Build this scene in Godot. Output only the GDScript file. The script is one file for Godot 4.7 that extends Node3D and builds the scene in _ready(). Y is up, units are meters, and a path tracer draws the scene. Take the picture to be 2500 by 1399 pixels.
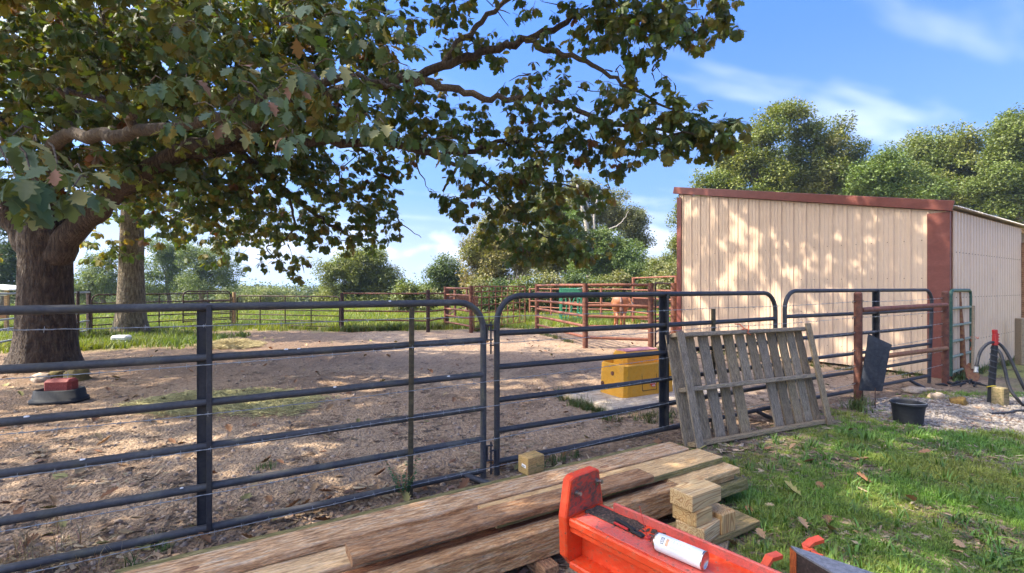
extends Node3D
# Horse pen seen over tubular gates: camera, sky and sun first, then the ground, the shed, the trees, the fences, the objects.

const F := 1175.0     # focal length in photograph pixels (2500 x 1399)
const HC := 1.42      # height of the lens above the ground
var rng := RandomNumberGenerator.new()
var taken := {}
var M := {}           # materials
var tex_cache := {}

# ---------------------------------------------------------------- positions
func P(px: float, py: float, d: float) -> Vector3:
	return Vector3((px - 1250.0) / F * d, HC - (py - 699.5) / F * d, -d)
func G(px: float, py: float, h := 0.0) -> Vector3:      # where a pixel's ray meets the level h
	return P(px, py, F * (HC - h) / (py - 699.5))
func AT(px: float, d: float, h := 0.0) -> Vector3:
	return Vector3((px - 1250.0) / F * d, h, -d)

# ---------------------------------------------------------------- mesh builder
class MB:
	var v := PackedVector3Array()
	var n := PackedVector3Array()
	var u := PackedVector2Array()
	var c := PackedColorArray()
	var ix := PackedInt32Array()
	var col := Color.WHITE
	func add(p: Vector3, nn: Vector3, uv := Vector2.ZERO) -> int:
		v.append(p); n.append(nn); u.append(uv); c.append(col)
		return v.size() - 1
	func tri(a: Vector3, b: Vector3, d: Vector3) -> void:
		var nn := (b - a).cross(d - a).normalized()
		var i := add(a, nn); add(b, nn); add(d, nn)
		ix.append_array([i, i + 2, i + 1])
	func quad(a: Vector3, b: Vector3, d: Vector3, e: Vector3) -> void:
		var nn := (d - a).cross(e - b).normalized()
		var i := add(a, nn, Vector2(0, 1)); add(b, nn, Vector2(1, 1)); add(d, nn, Vector2(1, 0)); add(e, nn, Vector2(0, 0))
		ix.append_array([i, i + 2, i + 1, i, i + 3, i + 2])
	func box(ctr: Vector3, size: Vector3, bs := Basis.IDENTITY, ch := 0.0) -> void:
		var h := size / 2.0
		ch = min(ch, min(h.x, min(h.y, h.z)) * 0.6)
		var pt := func(sx: float, sy: float, sz: float, ax: int) -> Vector3:
			var p := Vector3(sx * h.x, sy * h.y, sz * h.z)
			if ax != 0: p.x -= sx * ch
			if ax != 1: p.y -= sy * ch
			if ax != 2: p.z -= sz * ch
			return ctr + bs * p
		for s in [-1.0, 1.0]:
			var q := [[pt.call(s, -1, -1, 0), pt.call(s, 1, -1, 0), pt.call(s, 1, 1, 0), pt.call(s, -1, 1, 0)],
				[pt.call(-1, s, -1, 1), pt.call(-1, s, 1, 1), pt.call(1, s, 1, 1), pt.call(1, s, -1, 1)],
				[pt.call(-1, -1, s, 2), pt.call(1, -1, s, 2), pt.call(1, 1, s, 2), pt.call(-1, 1, s, 2)]]
			for k in 3:
				if s > 0: quad(q[k][0], q[k][1], q[k][2], q[k][3])
				else: quad(q[k][3], q[k][2], q[k][1], q[k][0])
		if ch <= 0.0: return
		for s in [-1.0, 1.0]:
			for t in [-1.0, 1.0]:
				var e := [[pt.call(s, t, -1, 0), pt.call(s, t, 1, 0), pt.call(s, t, 1, 1), pt.call(s, t, -1, 1)],
					[pt.call(s, -1, t, 0), pt.call(s, -1, t, 2), pt.call(s, 1, t, 2), pt.call(s, 1, t, 0)],
					[pt.call(-1, s, t, 1), pt.call(1, s, t, 1), pt.call(1, s, t, 2), pt.call(-1, s, t, 2)]]
				for k in 3:
					outward(e[k], ctr)
				for r in [-1.0, 1.0]:
					var a: Vector3 = pt.call(s, t, r, 0)
					var b: Vector3 = pt.call(s, t, r, 1)
					var d: Vector3 = pt.call(s, t, r, 2)
					if (b - a).cross(d - a).dot(a - ctr) > 0: tri(a, b, d)
					else: tri(a, d, b)
	func outward(q: Array, ctr: Vector3) -> void:
		if (q[2] - q[0]).cross(q[3] - q[1]).dot((q[0] + q[2]) * 0.5 - ctr) > 0: quad(q[0], q[1], q[2], q[3])
		else: quad(q[3], q[2], q[1], q[0])
	func tube(pts: Array, rad, sides := 8, caps := true, squash := 1.0) -> void:
		var m := pts.size()
		var up := Vector3.UP
		var first: Vector3 = (pts[1] - pts[0]).normalized()
		if absf(first.y) > 0.9: up = Vector3.FORWARD
		var side := first.cross(up).normalized()
		var start := v.size()
		var along := 0.0
		for i in m:
			var t: Vector3 = (pts[min(i + 1, m - 1)] - pts[max(i - 1, 0)]).normalized()
			side = (side - t * side.dot(t)).normalized()
			var bi := t.cross(side)
			var r: float = rad[i] if rad is Array else rad
			if i > 0: along += (pts[i] - pts[i - 1]).length()
			for k in sides:
				var a := TAU * k / sides
				var dir := side * cos(a) + bi * sin(a) * squash
				add(pts[i] + dir * r, dir.normalized(), Vector2(float(k) / sides, along))
		for i in m - 1:
			for k in sides:
				var a := start + i * sides + k
				var b := start + i * sides + (k + 1) % sides
				ix.append_array([a, b + sides, b, a, a + sides, b + sides])
		if caps:
			for e in 2:
				var base := start + (m - 1) * sides * e
				var ctr: Vector3 = pts[(m - 1) * e]
				var nn: Vector3 = (pts[m - 1] - pts[m - 2]).normalized() if e == 1 else (pts[0] - pts[1]).normalized()
				var ci := add(ctr, nn)
				var ring := []
				for k in sides: ring.append(add(v[base + k], nn))
				for k in sides:
					var a: int = ring[k]
					var b: int = ring[(k + 1) % sides]
					if e == 1: ix.append_array([ci, b, a])
					else: ix.append_array([ci, a, b])
	func lathe(prof: Array, sides := 24, xf := Transform3D.IDENTITY, sxz := Vector2.ONE, power := 2.0) -> void:
		# prof: Vector2(radius, y) from bottom to top on the outside; power > 2 squares the ring off
		var start := v.size()
		var m := prof.size()
		for i in m:
			var t: Vector2 = prof[min(i + 1, m - 1)] - prof[max(i - 1, 0)]
			for k in sides:
				var a := TAU * k / sides
				var cx := cos(a)
				var cz := sin(a)
				var f := pow(pow(absf(cx), power) + pow(absf(cz), power), -1.0 / power)
				var p := Vector3(cx * f * prof[i].x * sxz.x, prof[i].y, cz * f * prof[i].x * sxz.y)
				var nn := Vector3(cx * t.y, -t.x, cz * t.y).normalized()
				add(xf * p, (xf.basis * nn).normalized(), Vector2(float(k) / sides, float(i) / m))
		for i in m - 1:
			for k in sides:
				var a := start + i * sides + k
				var b := start + i * sides + (k + 1) % sides
				ix.append_array([a, b + sides, a + sides, a, b, b + sides])
	func prism(poly: PackedVector2Array, h: float, xf: Transform3D, ch := 0.0) -> void:
		# polygon in x,y (counter-clockwise), extruded along +z of xf
		if Geometry2D.is_polygon_clockwise(poly): poly.reverse()
		var inner := poly
		if ch > 0.0:
			var o := Geometry2D.offset_polygon(poly, -ch)
			if o.size() == 1 and o[0].size() == poly.size():
				inner = o[0]
				if Geometry2D.is_polygon_clockwise(inner): inner.reverse()
				var best := 0
				for k in inner.size():
					if inner[k].distance_to(poly[0]) < inner[best].distance_to(poly[0]): best = k
				var turned := PackedVector2Array()
				for k in inner.size(): turned.append(inner[(k + best) % inner.size()])
				inner = turned
			else: ch = 0.0
		var tr := Geometry2D.triangulate_polygon(inner)
		for k in range(0, tr.size(), 3):
			var a := inner[tr[k]]
			var b := inner[tr[k + 1]]
			var d := inner[tr[k + 2]]
			if (b - a).cross(d - a) < 0:
				var s := b
				b = d; d = s
			tri(xf * Vector3(a.x, a.y, h), xf * Vector3(b.x, b.y, h), xf * Vector3(d.x, d.y, h))
			tri(xf * Vector3(a.x, a.y, 0), xf * Vector3(d.x, d.y, 0), xf * Vector3(b.x, b.y, 0))
		var m := poly.size()
		for k in m:
			var a := poly[k]
			var b := poly[(k + 1) % m]
			quad(xf * Vector3(a.x, a.y, ch), xf * Vector3(b.x, b.y, ch), xf * Vector3(b.x, b.y, h - ch), xf * Vector3(a.x, a.y, h - ch))
			if ch > 0.0:
				var e := inner[k]
				var f := inner[(k + 1) % m]
				quad(xf * Vector3(a.x, a.y, h - ch), xf * Vector3(b.x, b.y, h - ch), xf * Vector3(f.x, f.y, h), xf * Vector3(e.x, e.y, h))
				quad(xf * Vector3(e.x, e.y, 0), xf * Vector3(f.x, f.y, 0), xf * Vector3(b.x, b.y, ch), xf * Vector3(a.x, a.y, ch))
	func put(o: MB, xf: Transform3D) -> void:
		var s := v.size()
		for i in o.v.size():
			v.append(xf * o.v[i]); n.append((xf.basis * o.n[i]).normalized()); u.append(o.u[i]); c.append(o.c[i])
		for i in o.ix: ix.append(i + s)
	func mesh(colors := false) -> ArrayMesh:
		var a := []
		a.resize(Mesh.ARRAY_MAX)
		a[Mesh.ARRAY_VERTEX] = v
		a[Mesh.ARRAY_NORMAL] = n
		a[Mesh.ARRAY_TEX_UV] = u
		if colors: a[Mesh.ARRAY_COLOR] = c
		a[Mesh.ARRAY_INDEX] = ix
		var r := ArrayMesh.new()
		r.add_surface_from_arrays(Mesh.PRIMITIVE_TRIANGLES, a)
		return r

# ---------------------------------------------------------------- nodes
func numbered(called: String) -> String:
	var k: int = taken.get(called, 0)
	taken[called] = k + 1
	return called if k == 0 else "%s_%03d" % [called, k]
func tag(o: Node, label: String, category: String, group := "", kind := "") -> void:
	if label: o.set_meta("label", label)
	if category: o.set_meta("category", category)
	if group: o.set_meta("group", group)
	if kind: o.set_meta("kind", kind)
func thing(called: String, label: String, category: String, xf := Transform3D.IDENTITY, group := "") -> Node3D:
	var o := Node3D.new()
	o.name = numbered(called)
	add_child(o, true)
	o.transform = xf
	tag(o, label, category, group)
	return o
func part(parent: Node, called: String, mesh, m: Material, xf := Transform3D.IDENTITY) -> MeshInstance3D:
	var o := MeshInstance3D.new()
	o.name = called
	o.mesh = mesh.mesh() if mesh is MB else mesh
	o.material_override = m
	parent.add_child(o, true)
	o.transform = xf
	return o
func solo(called: String, label: String, category: String, mesh, m: Material, xf := Transform3D.IDENTITY, group := "") -> MeshInstance3D:
	var o := part(self, numbered(called), mesh, m, xf)
	tag(o, label, category, group)
	return o
func setting(called: String, mesh, m: Material) -> MeshInstance3D:
	var o := part(self, called, mesh, m)
	o.set_meta("kind", "structure")
	return o
func many(parent: Node, called: String, mesh: Mesh, m: Material, xfs: Array, cols: Array) -> MultiMeshInstance3D:
	var mm := MultiMesh.new()
	mm.transform_format = MultiMesh.TRANSFORM_3D
	mm.use_colors = true
	mm.mesh = mesh
	mm.instance_count = xfs.size()
	for i in xfs.size():
		mm.set_instance_transform(i, xfs[i])
		mm.set_instance_color(i, cols[i])
	var o := MultiMeshInstance3D.new()
	o.name = called
	o.multimesh = mm
	o.material_override = m
	parent.add_child(o, true)
	o.set_meta("kind", "stuff")
	return o
func rnd(a: float, b: float) -> float: return rng.randf_range(a, b)
func spin(y: float) -> Basis: return Basis(Vector3.UP, y)
func frame(x: Vector3, y: Vector3) -> Basis:      # x kept, y made square to it
	x = x.normalized()
	var z := x.cross(y).normalized()
	return Basis(x, z.cross(x), z)
func smooth(a: float, b: float, x: float) -> float:
	var t := clampf((x - a) / (b - a), 0, 1)
	return t * t * (3 - 2 * t)
func lin(r: int, g: int, b: int) -> Color: return Color8(r, g, b).srgb_to_linear()

# ---------------------------------------------------------------- materials
func noise_bytes(seed_: int, freq: float, oct: int, size: int, kind := FastNoiseLite.TYPE_SIMPLEX_SMOOTH) -> Image:
	var f := FastNoiseLite.new()
	f.seed = seed_
	f.noise_type = kind
	f.frequency = freq
	f.fractal_octaves = oct
	f.fractal_type = FastNoiseLite.FRACTAL_FBM if oct > 1 else FastNoiseLite.FRACTAL_NONE
	return f.get_seamless_image(size, size)
# ramp: [position, Color(sRGB), ...]; the second noise multiplies fine grain onto it
func ntex(seed_: int, f1: float, oct: int, ramp: Array, f2 := 0.2, amp := 0.25, size := 256, kind := FastNoiseLite.TYPE_SIMPLEX_SMOOTH) -> ImageTexture:
	var g := Gradient.new()
	var offs := PackedFloat32Array()
	var cs := PackedColorArray()
	for k in range(0, ramp.size(), 2):
		offs.append(ramp[k]); cs.append(ramp[k + 1])
	g.offsets = offs
	g.colors = cs
	var lut := []
	for k in 256: lut.append(g.sample(k / 255.0))
	var a := noise_bytes(seed_, f1, oct, size, kind).get_data()
	var b := noise_bytes(seed_ + 77, f2, 3, size).get_data()
	var out := PackedByteArray()
	out.resize(size * size * 3)
	for i in size * size:
		var cc: Color = lut[a[i]]
		var k := 1.0 + amp * (b[i] / 127.5 - 1.0)
		out[i * 3] = clampi(int(cc.r8 * k), 0, 255)
		out[i * 3 + 1] = clampi(int(cc.g8 * k), 0, 255)
		out[i * 3 + 2] = clampi(int(cc.b8 * k), 0, 255)
	return ImageTexture.create_from_image(Image.create_from_data(size, size, false, Image.FORMAT_RGB8, out))
func bump(seed_: int, freq: float, strength: float, size := 256, oct := 4) -> ImageTexture:
	var key := "b%d_%f_%f" % [seed_, freq, strength]
	if not tex_cache.has(key):
		var im := noise_bytes(seed_, freq, oct, size)
		im.convert(Image.FORMAT_RGBA8)
		im.bump_map_to_normal_map(strength)
		tex_cache[key] = ImageTexture.create_from_image(im)
	return tex_cache[key]
func mat(tex, scale: Vector3, rough: float, world := false, nrm = null, nscale := 1.0, metallic := 0.0) -> StandardMaterial3D:
	var m := StandardMaterial3D.new()
	if tex is Texture2D:
		m.albedo_texture = tex
	elif tex is Color:
		m.albedo_color = tex
	m.uv1_triplanar = true
	m.uv1_world_triplanar = world
	m.uv1_scale = scale
	m.roughness = rough
	m.metallic = metallic
	if nrm:
		m.normal_enabled = true
		m.normal_texture = nrm
		m.normal_scale = nscale
	return m
func shifted(m: StandardMaterial3D, off: Vector3, tint := Color.WHITE) -> StandardMaterial3D:
	var r: StandardMaterial3D = m.duplicate()
	r.uv1_offset = off
	r.albedo_color = tint
	return r
func leafy(rough: float, back: Color) -> StandardMaterial3D:
	var m := StandardMaterial3D.new()
	m.vertex_color_use_as_albedo = true
	m.roughness = rough
	m.cull_mode = BaseMaterial3D.CULL_DISABLED
	m.backlight_enabled = true
	m.backlight = back
	return m
func rgb(r: int, g: int, b: int) -> Color: return Color8(r, g, b)

func make_materials() -> void:
	M.gate = mat(ntex(1, .012, 4, [0.0, rgb(98, 96, 86), .3, rgb(70, 69, 70), .55, rgb(58, 58, 62), .8, rgb(78, 76, 66), 1.0, rgb(108, 104, 80)], .15, .2)
		, Vector3(1.3, 1.3, 1.3), .55, true, bump(2, .08, 1.0), .25)
	M.gate2 = shifted(M.gate, Vector3(.4, .2, .7), rgb(208, 206, 212))
	M.rust = mat(ntex(3, .02, 4, [0.0, rgb(62, 38, 30), .4, rgb(96, 56, 42), .65, rgb(120, 74, 54), 1.0, rgb(98, 80, 66)], .25, .3), Vector3(1.7, 1.7, 1.7), .75, true, bump(4, .12, 2.0), .5)
	M.rust_bright = mat(ntex(5, .02, 4, [0.0, rgb(84, 46, 33), .45, rgb(115, 65, 45), .7, rgb(136, 84, 59), 1.0, rgb(104, 77, 63)], .25, .25), Vector3(1.7, 1.7, 1.7), .7, true, bump(4, .12, 2.0), .5)
	M.rust_ochre = mat(ntex(6, .03, 4, [0.0, rgb(88, 50, 36), .4, rgb(128, 78, 50), .7, rgb(142, 102, 62), 1.0, rgb(120, 104, 70)], .25, .25), Vector3(2, 2, 2), .75, true, bump(4, .12, 2.0), .5)
	M.rust_dark = mat(ntex(7, .03, 4, [0.0, rgb(40, 30, 28), .5, rgb(66, 46, 40), .8, rgb(92, 64, 52), 1.0, rgb(84, 78, 66)], .25, .3), Vector3(2, 2, 2), .8, true)
	M.galv = mat(ntex(8, .04, 3, [0.0, rgb(120, 122, 122), .5, rgb(150, 152, 152), 1.0, rgb(172, 174, 172)], .2, .15), Vector3(2, 2, 2), .45, true, null, 1.0, .3)
	M.tpost = mat(ntex(9, .03, 4, [0.0, rgb(52, 46, 34), .5, rgb(78, 68, 46), .8, rgb(96, 84, 58), 1.0, rgb(72, 78, 54)], .25, .3), Vector3(3, 3, 3), .75, true)
	M.green_paint = mat(ntex(10, .03, 4, [0.0, rgb(27, 63, 49), .5, rgb(39, 80, 63), .8, rgb(66, 91, 72), 1.0, rgb(100, 99, 82)], .2, .2), Vector3(2, 2, 2), .5, true)
	M.green_worn = mat(ntex(11, .03, 4, [0.0, rgb(64, 98, 78), .4, rgb(108, 122, 104), .7, rgb(144, 142, 120), 1.0, rgb(120, 112, 84)], .2, .2), Vector3(2, 2, 2), .6, true)
	M.chute = mat(ntex(12, .03, 3, [0.0, rgb(34, 104, 76), .5, rgb(56, 130, 98), 1.0, rgb(96, 146, 112)], .2, .15), Vector3(2, 2, 2), .5, true)
	# wood: grain runs along the object's own x
	var wn := bump(20, .05, 6.0)
	M.wood_grey = mat(ntex(21, .02, 5, [0.0, rgb(94, 81, 64), .35, rgb(132, 116, 95), .6, rgb(154, 136, 112), .8, rgb(137, 120, 91), 1.0, rgb(176, 160, 136)], .12, .28, 512), Vector3(.6, 5, 5), .9, false, wn, .8)
	M.wood_brown = mat(ntex(22, .02, 5, [0.0, rgb(125, 92, 62), .35, rgb(172, 131, 90), .55, rgb(192, 154, 114), .75, rgb(183, 160, 132), 1.0, rgb(207, 185, 158)], .12, .28, 512), Vector3(.55, 4.5, 4.5), .85, false, wn, .8)
	M.wood_pale = mat(ntex(23, .02, 5, [0.0, rgb(154, 120, 81), .4, rgb(195, 159, 114), .7, rgb(212, 179, 135), 1.0, rgb(195, 173, 146)], .12, .2, 512), Vector3(.55, 4.5, 4.5), .85, false, wn, .5)
	M.wood_red = mat(ntex(24, .02, 5, [0.0, rgb(100, 70, 48), .4, rgb(144, 102, 70), .7, rgb(168, 126, 89), 1.0, rgb(157, 137, 111)], .12, .3, 512), Vector3(.55, 5, 5), .9, false, wn, 1.0)
	M.wood_moss = mat(ntex(25, .02, 5, [0.0, rgb(84, 78, 44), .4, rgb(118, 112, 62), .7, rgb(140, 128, 86), 1.0, rgb(156, 146, 112)], .12, .25, 512), Vector3(.55, 5, 5), .9, false, wn, .8)
	M.wood_fresh = mat(ntex(26, .010, 1, [0.0, rgb(196, 168, 122), .2, rgb(206, 178, 134), .3, rgb(166, 124, 80), .36, rgb(206, 178, 132), .48, rgb(200, 170, 122), .54, rgb(160, 118, 74), .6, rgb(208, 182, 138), .74, rgb(196, 164, 116), .8, rgb(162, 120, 78), .86, rgb(208, 182, 140), 1.0, rgb(200, 172, 126)], .06, .06, 512), Vector3(.3, 3, 3), .8, false, wn, .3)
	M.wood_treated = mat(ntex(27, .02, 4, [0.0, rgb(101, 92, 56), .4, rgb(131, 117, 79), .7, rgb(150, 130, 95), 1.0, rgb(120, 108, 71)], .1, .2), Vector3(.8, 5, 5), .85, false, wn, .5)
	M.wood_block = mat(ntex(28, .015, 3, [0.0, rgb(147, 117, 67), .35, rgb(178, 142, 85), .5, rgb(129, 113, 63), .6, rgb(174, 140, 89), 1.0, rgb(156, 126, 77)], .1, .15), Vector3(1.5, 7, 7), .85, false, wn, .4)
	# paint, metal, plastic
	M.red_paint = mat(ntex(30, .03, 5, [0.0, rgb(206, 56, 24), .5, rgb(222, 70, 30), .72, rgb(214, 82, 46), .82, rgb(196, 100, 74), .88, rgb(120, 70, 54), 1.0, rgb(64, 48, 42)], .3, .1, 512), Vector3(2.2, 2.2, 2.2), .42, true, bump(31, .1, 1.0), .25)
	M.red_worn = mat(ntex(32, .03, 5, [0.0, rgb(64, 50, 46), .40, rgb(98, 68, 60), .50, rgb(170, 60, 42), .62, rgb(206, 62, 40), .72, rgb(128, 78, 66), 1.0, rgb(92, 70, 62)], .2, .1), Vector3(2.6, 2.6, 2.6), .55, true, bump(31, .1, 2.0), .3)
	M.red_dusty = mat(ntex(33, .025, 5, [0.0, rgb(190, 74, 60), .5, rgb(204, 92, 78), .72, rgb(176, 92, 80), .85, rgb(86, 66, 58), 1.0, rgb(52, 44, 38)], .2, .15), Vector3(5, 5, 5), .6, true)
	M.grime = mat(ntex(34, .04, 5, [0.0, rgb(37, 30, 25), .5, rgb(68, 56, 46), .75, rgb(96, 79, 65), 1.0, rgb(173, 84, 65)], .25, .4), Vector3(5, 5, 5), .95, true, bump(35, .1, 6.0), 1.0)
	M.orange_paint = mat(ntex(36, .02, 3, [0.0, rgb(214, 72, 38), .6, rgb(228, 88, 52), 1.0, rgb(232, 116, 82)], .2, .06), Vector3(4, 4, 4), .45, true)
	M.orange_worn = mat(ntex(37, .05, 4, [0.0, rgb(120, 60, 36), .4, rgb(178, 84, 40), .6, rgb(200, 104, 50), 1.0, rgb(150, 92, 60)], .3, .3), Vector3(8, 2, 8), .7, true)
	M.steel_grey = mat(ntex(38, .03, 3, [0.0, rgb(104, 104, 108), .5, rgb(128, 128, 132), 1.0, rgb(148, 146, 146)], .2, .15), Vector3(4, 4, 4), .6, true, null, 1.0, .2)
	M.steel_dark = mat(ntex(39, .04, 4, [0.0, rgb(44, 36, 34), .6, rgb(64, 50, 46), .9, rgb(92, 76, 68), 1.0, rgb(150, 138, 130)], .3, .3), Vector3(6, 6, 6), .7, true)
	M.bolt = mat(rgb(150, 146, 140), Vector3.ONE, .3, false, null, 1.0, .9)
	M.black_plastic = mat(ntex(40, .03, 3, [0.0, rgb(24, 24, 28), .6, rgb(33, 35, 38), 1.0, rgb(49, 49, 49)], .2, .12), Vector3(3, 3, 3), .75, true)
	M.black_pad = mat(ntex(41, .02, 3, [0.0, rgb(36, 39, 46), .6, rgb(46, 50, 57), 1.0, rgb(60, 62, 66)], .3, .15), Vector3(3, 3, 3), .75, true, bump(42, .03, 4.0), .6)
	M.grey_plastic = mat(ntex(43, .03, 3, [0.0, rgb(46, 50, 56), .6, rgb(62, 66, 74), 1.0, rgb(86, 88, 92)], .2, .1), Vector3(3, 3, 3), .5, true)
	M.yellow = mat(ntex(44, .02, 4, [0.0, rgb(208, 144, 34), .5, rgb(224, 160, 44), .8, rgb(212, 156, 60), .92, rgb(180, 132, 66), 1.0, rgb(140, 106, 66)], .2, .06), Vector3(2, 2, 2), .4, true)
	M.lid_pink = mat(ntex(45, .03, 3, [0.0, rgb(176, 104, 98), .5, rgb(200, 132, 126), 1.0, rgb(214, 164, 154)], .2, .1), Vector3(2, 2, 2), .6, true)
	M.salt = mat(ntex(46, .03, 4, [0.0, rgb(104, 34, 28), .5, rgb(132, 48, 38), 1.0, rgb(158, 84, 72)], .3, .2), Vector3(6, 6, 6), .7, true)
	M.white_plastic = mat(ntex(47, .03, 3, [0.0, rgb(196, 192, 184), .6, rgb(218, 216, 210), 1.0, rgb(190, 184, 168)], .2, .06), Vector3(3, 3, 3), .5, true)
	M.can = mat(rgb(216, 217, 216), Vector3.ONE, .3)
	M.can_metal = mat(rgb(196, 180, 168), Vector3.ONE, .22, false, null, 1.0, .95)
	M.red_plastic = mat(rgb(172, 40, 36), Vector3.ONE, .4)
	M.black = mat(rgb(22, 22, 22), Vector3.ONE, .6)
	M.print = mat(rgb(90, 90, 92), Vector3.ONE, .6)
	M.tan_print = mat(rgb(196, 150, 116), Vector3.ONE, .5)
	M.label_red = mat(rgb(196, 36, 34), Vector3.ONE, .5)
	M.label_white = mat(rgb(228, 226, 222), Vector3.ONE, .6)
	M.twine = mat(rgb(226, 104, 60), Vector3.ONE, .7)
	M.twine_yellow = mat(rgb(216, 190, 60), Vector3.ONE, .7)
	M.hose = mat(ntex(48, .03, 3, [0.0, rgb(34, 33, 34), .6, rgb(52, 50, 50), 1.0, rgb(84, 80, 76)], .2, .15), Vector3(4, 4, 4), .55, true)
	M.concrete = mat(ntex(49, .02, 5, [0.0, rgb(146, 128, 108), .4, rgb(178, 160, 138), .7, rgb(196, 180, 158), 1.0, rgb(166, 152, 134)], .3, .2, 512), Vector3(1, 1, 1), .95, true, bump(50, .1, 3.0), .6)
	M.stone = mat(ntex(51, .03, 5, [0.0, rgb(120, 104, 88), .4, rgb(166, 146, 124), .7, rgb(188, 170, 150), 1.0, rgb(150, 134, 116)], .3, .25), Vector3(3, 3, 3), .95, true, bump(50, .1, 3.0), .8)
	M.stone_moss = mat(ntex(52, .04, 4, [0.0, rgb(57, 50, 33), .4, rgb(100, 85, 51), .6, rgb(124, 106, 57), 1.0, rgb(109, 106, 55)], .3, .3), Vector3(4, 4, 4), .95, true)
	# shed
	M.shed = mat(ntex(53, .015, 4, [0.0, rgb(204, 176, 148), .4, rgb(210, 182, 153), .75, rgb(212, 185, 157), 1.0, rgb(205, 178, 150)], .1, .012), Vector3(.6, .5, .6), .42, true)
	M.shed_trim = mat(ntex(54, .02, 4, [0.0, rgb(103, 53, 43), .5, rgb(115, 60, 48), 1.0, rgb(126, 73, 62)], .1, .08), Vector3(1, 1, 1), .45, true)
	M.roof = mat(rgb(206, 196, 178), Vector3.ONE, .4, false, null, 1.0, .2)
	# bark
	var bk := ntex(60, .02, 5, [0.0, rgb(32, 25, 20), .35, rgb(58, 46, 37), .6, rgb(80, 66, 53), .85, rgb(100, 88, 72), 1.0, rgb(124, 114, 96)], .1, .35, 512)
	M.bark = mat(bk, Vector3(2.2, .35, 2.2), .95, true, bump(61, .04, 12.0, 512), 1.5)
	M.bark2 = mat(ntex(62, .02, 5, [0.0, rgb(58, 48, 38), .4, rgb(98, 84, 66), .7, rgb(128, 114, 92), 1.0, rgb(150, 140, 116)], .1, .35, 512), Vector3(2.2, .4, 2.2), .95, true, bump(61, .04, 12.0, 512), 1.5)
	M.limb = mat(ntex(63, .03, 5, [0.0, rgb(50, 38, 30), .4, rgb(80, 63, 50), .65, rgb(100, 86, 70), .85, rgb(122, 118, 98), 1.0, rgb(140, 140, 122)], .2, .35, 512), Vector3(2.5, 2.5, 2.5), .95, true, bump(61, .06, 8.0), 1.2)
	M.dead = mat(ntex(64, .03, 4, [0.0, rgb(130, 118, 104), .5, rgb(168, 158, 144), 1.0, rgb(190, 184, 172)], .2, .2), Vector3(2, 1, 2), .95, true)
	M.leaf = leafy(.58, Color(.9, .9, .42))
	M.leaf_far = leafy(.6, Color(.75, .8, .36))
	M.grass = leafy(.6, Color(.7, .75, .3))
	M.dry = leafy(.85, Color(.25, .2, .12))
	M.pebble = StandardMaterial3D.new()
	M.pebble.vertex_color_use_as_albedo = true
	M.pebble.roughness = .95
	M.straw = M.dry

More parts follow.
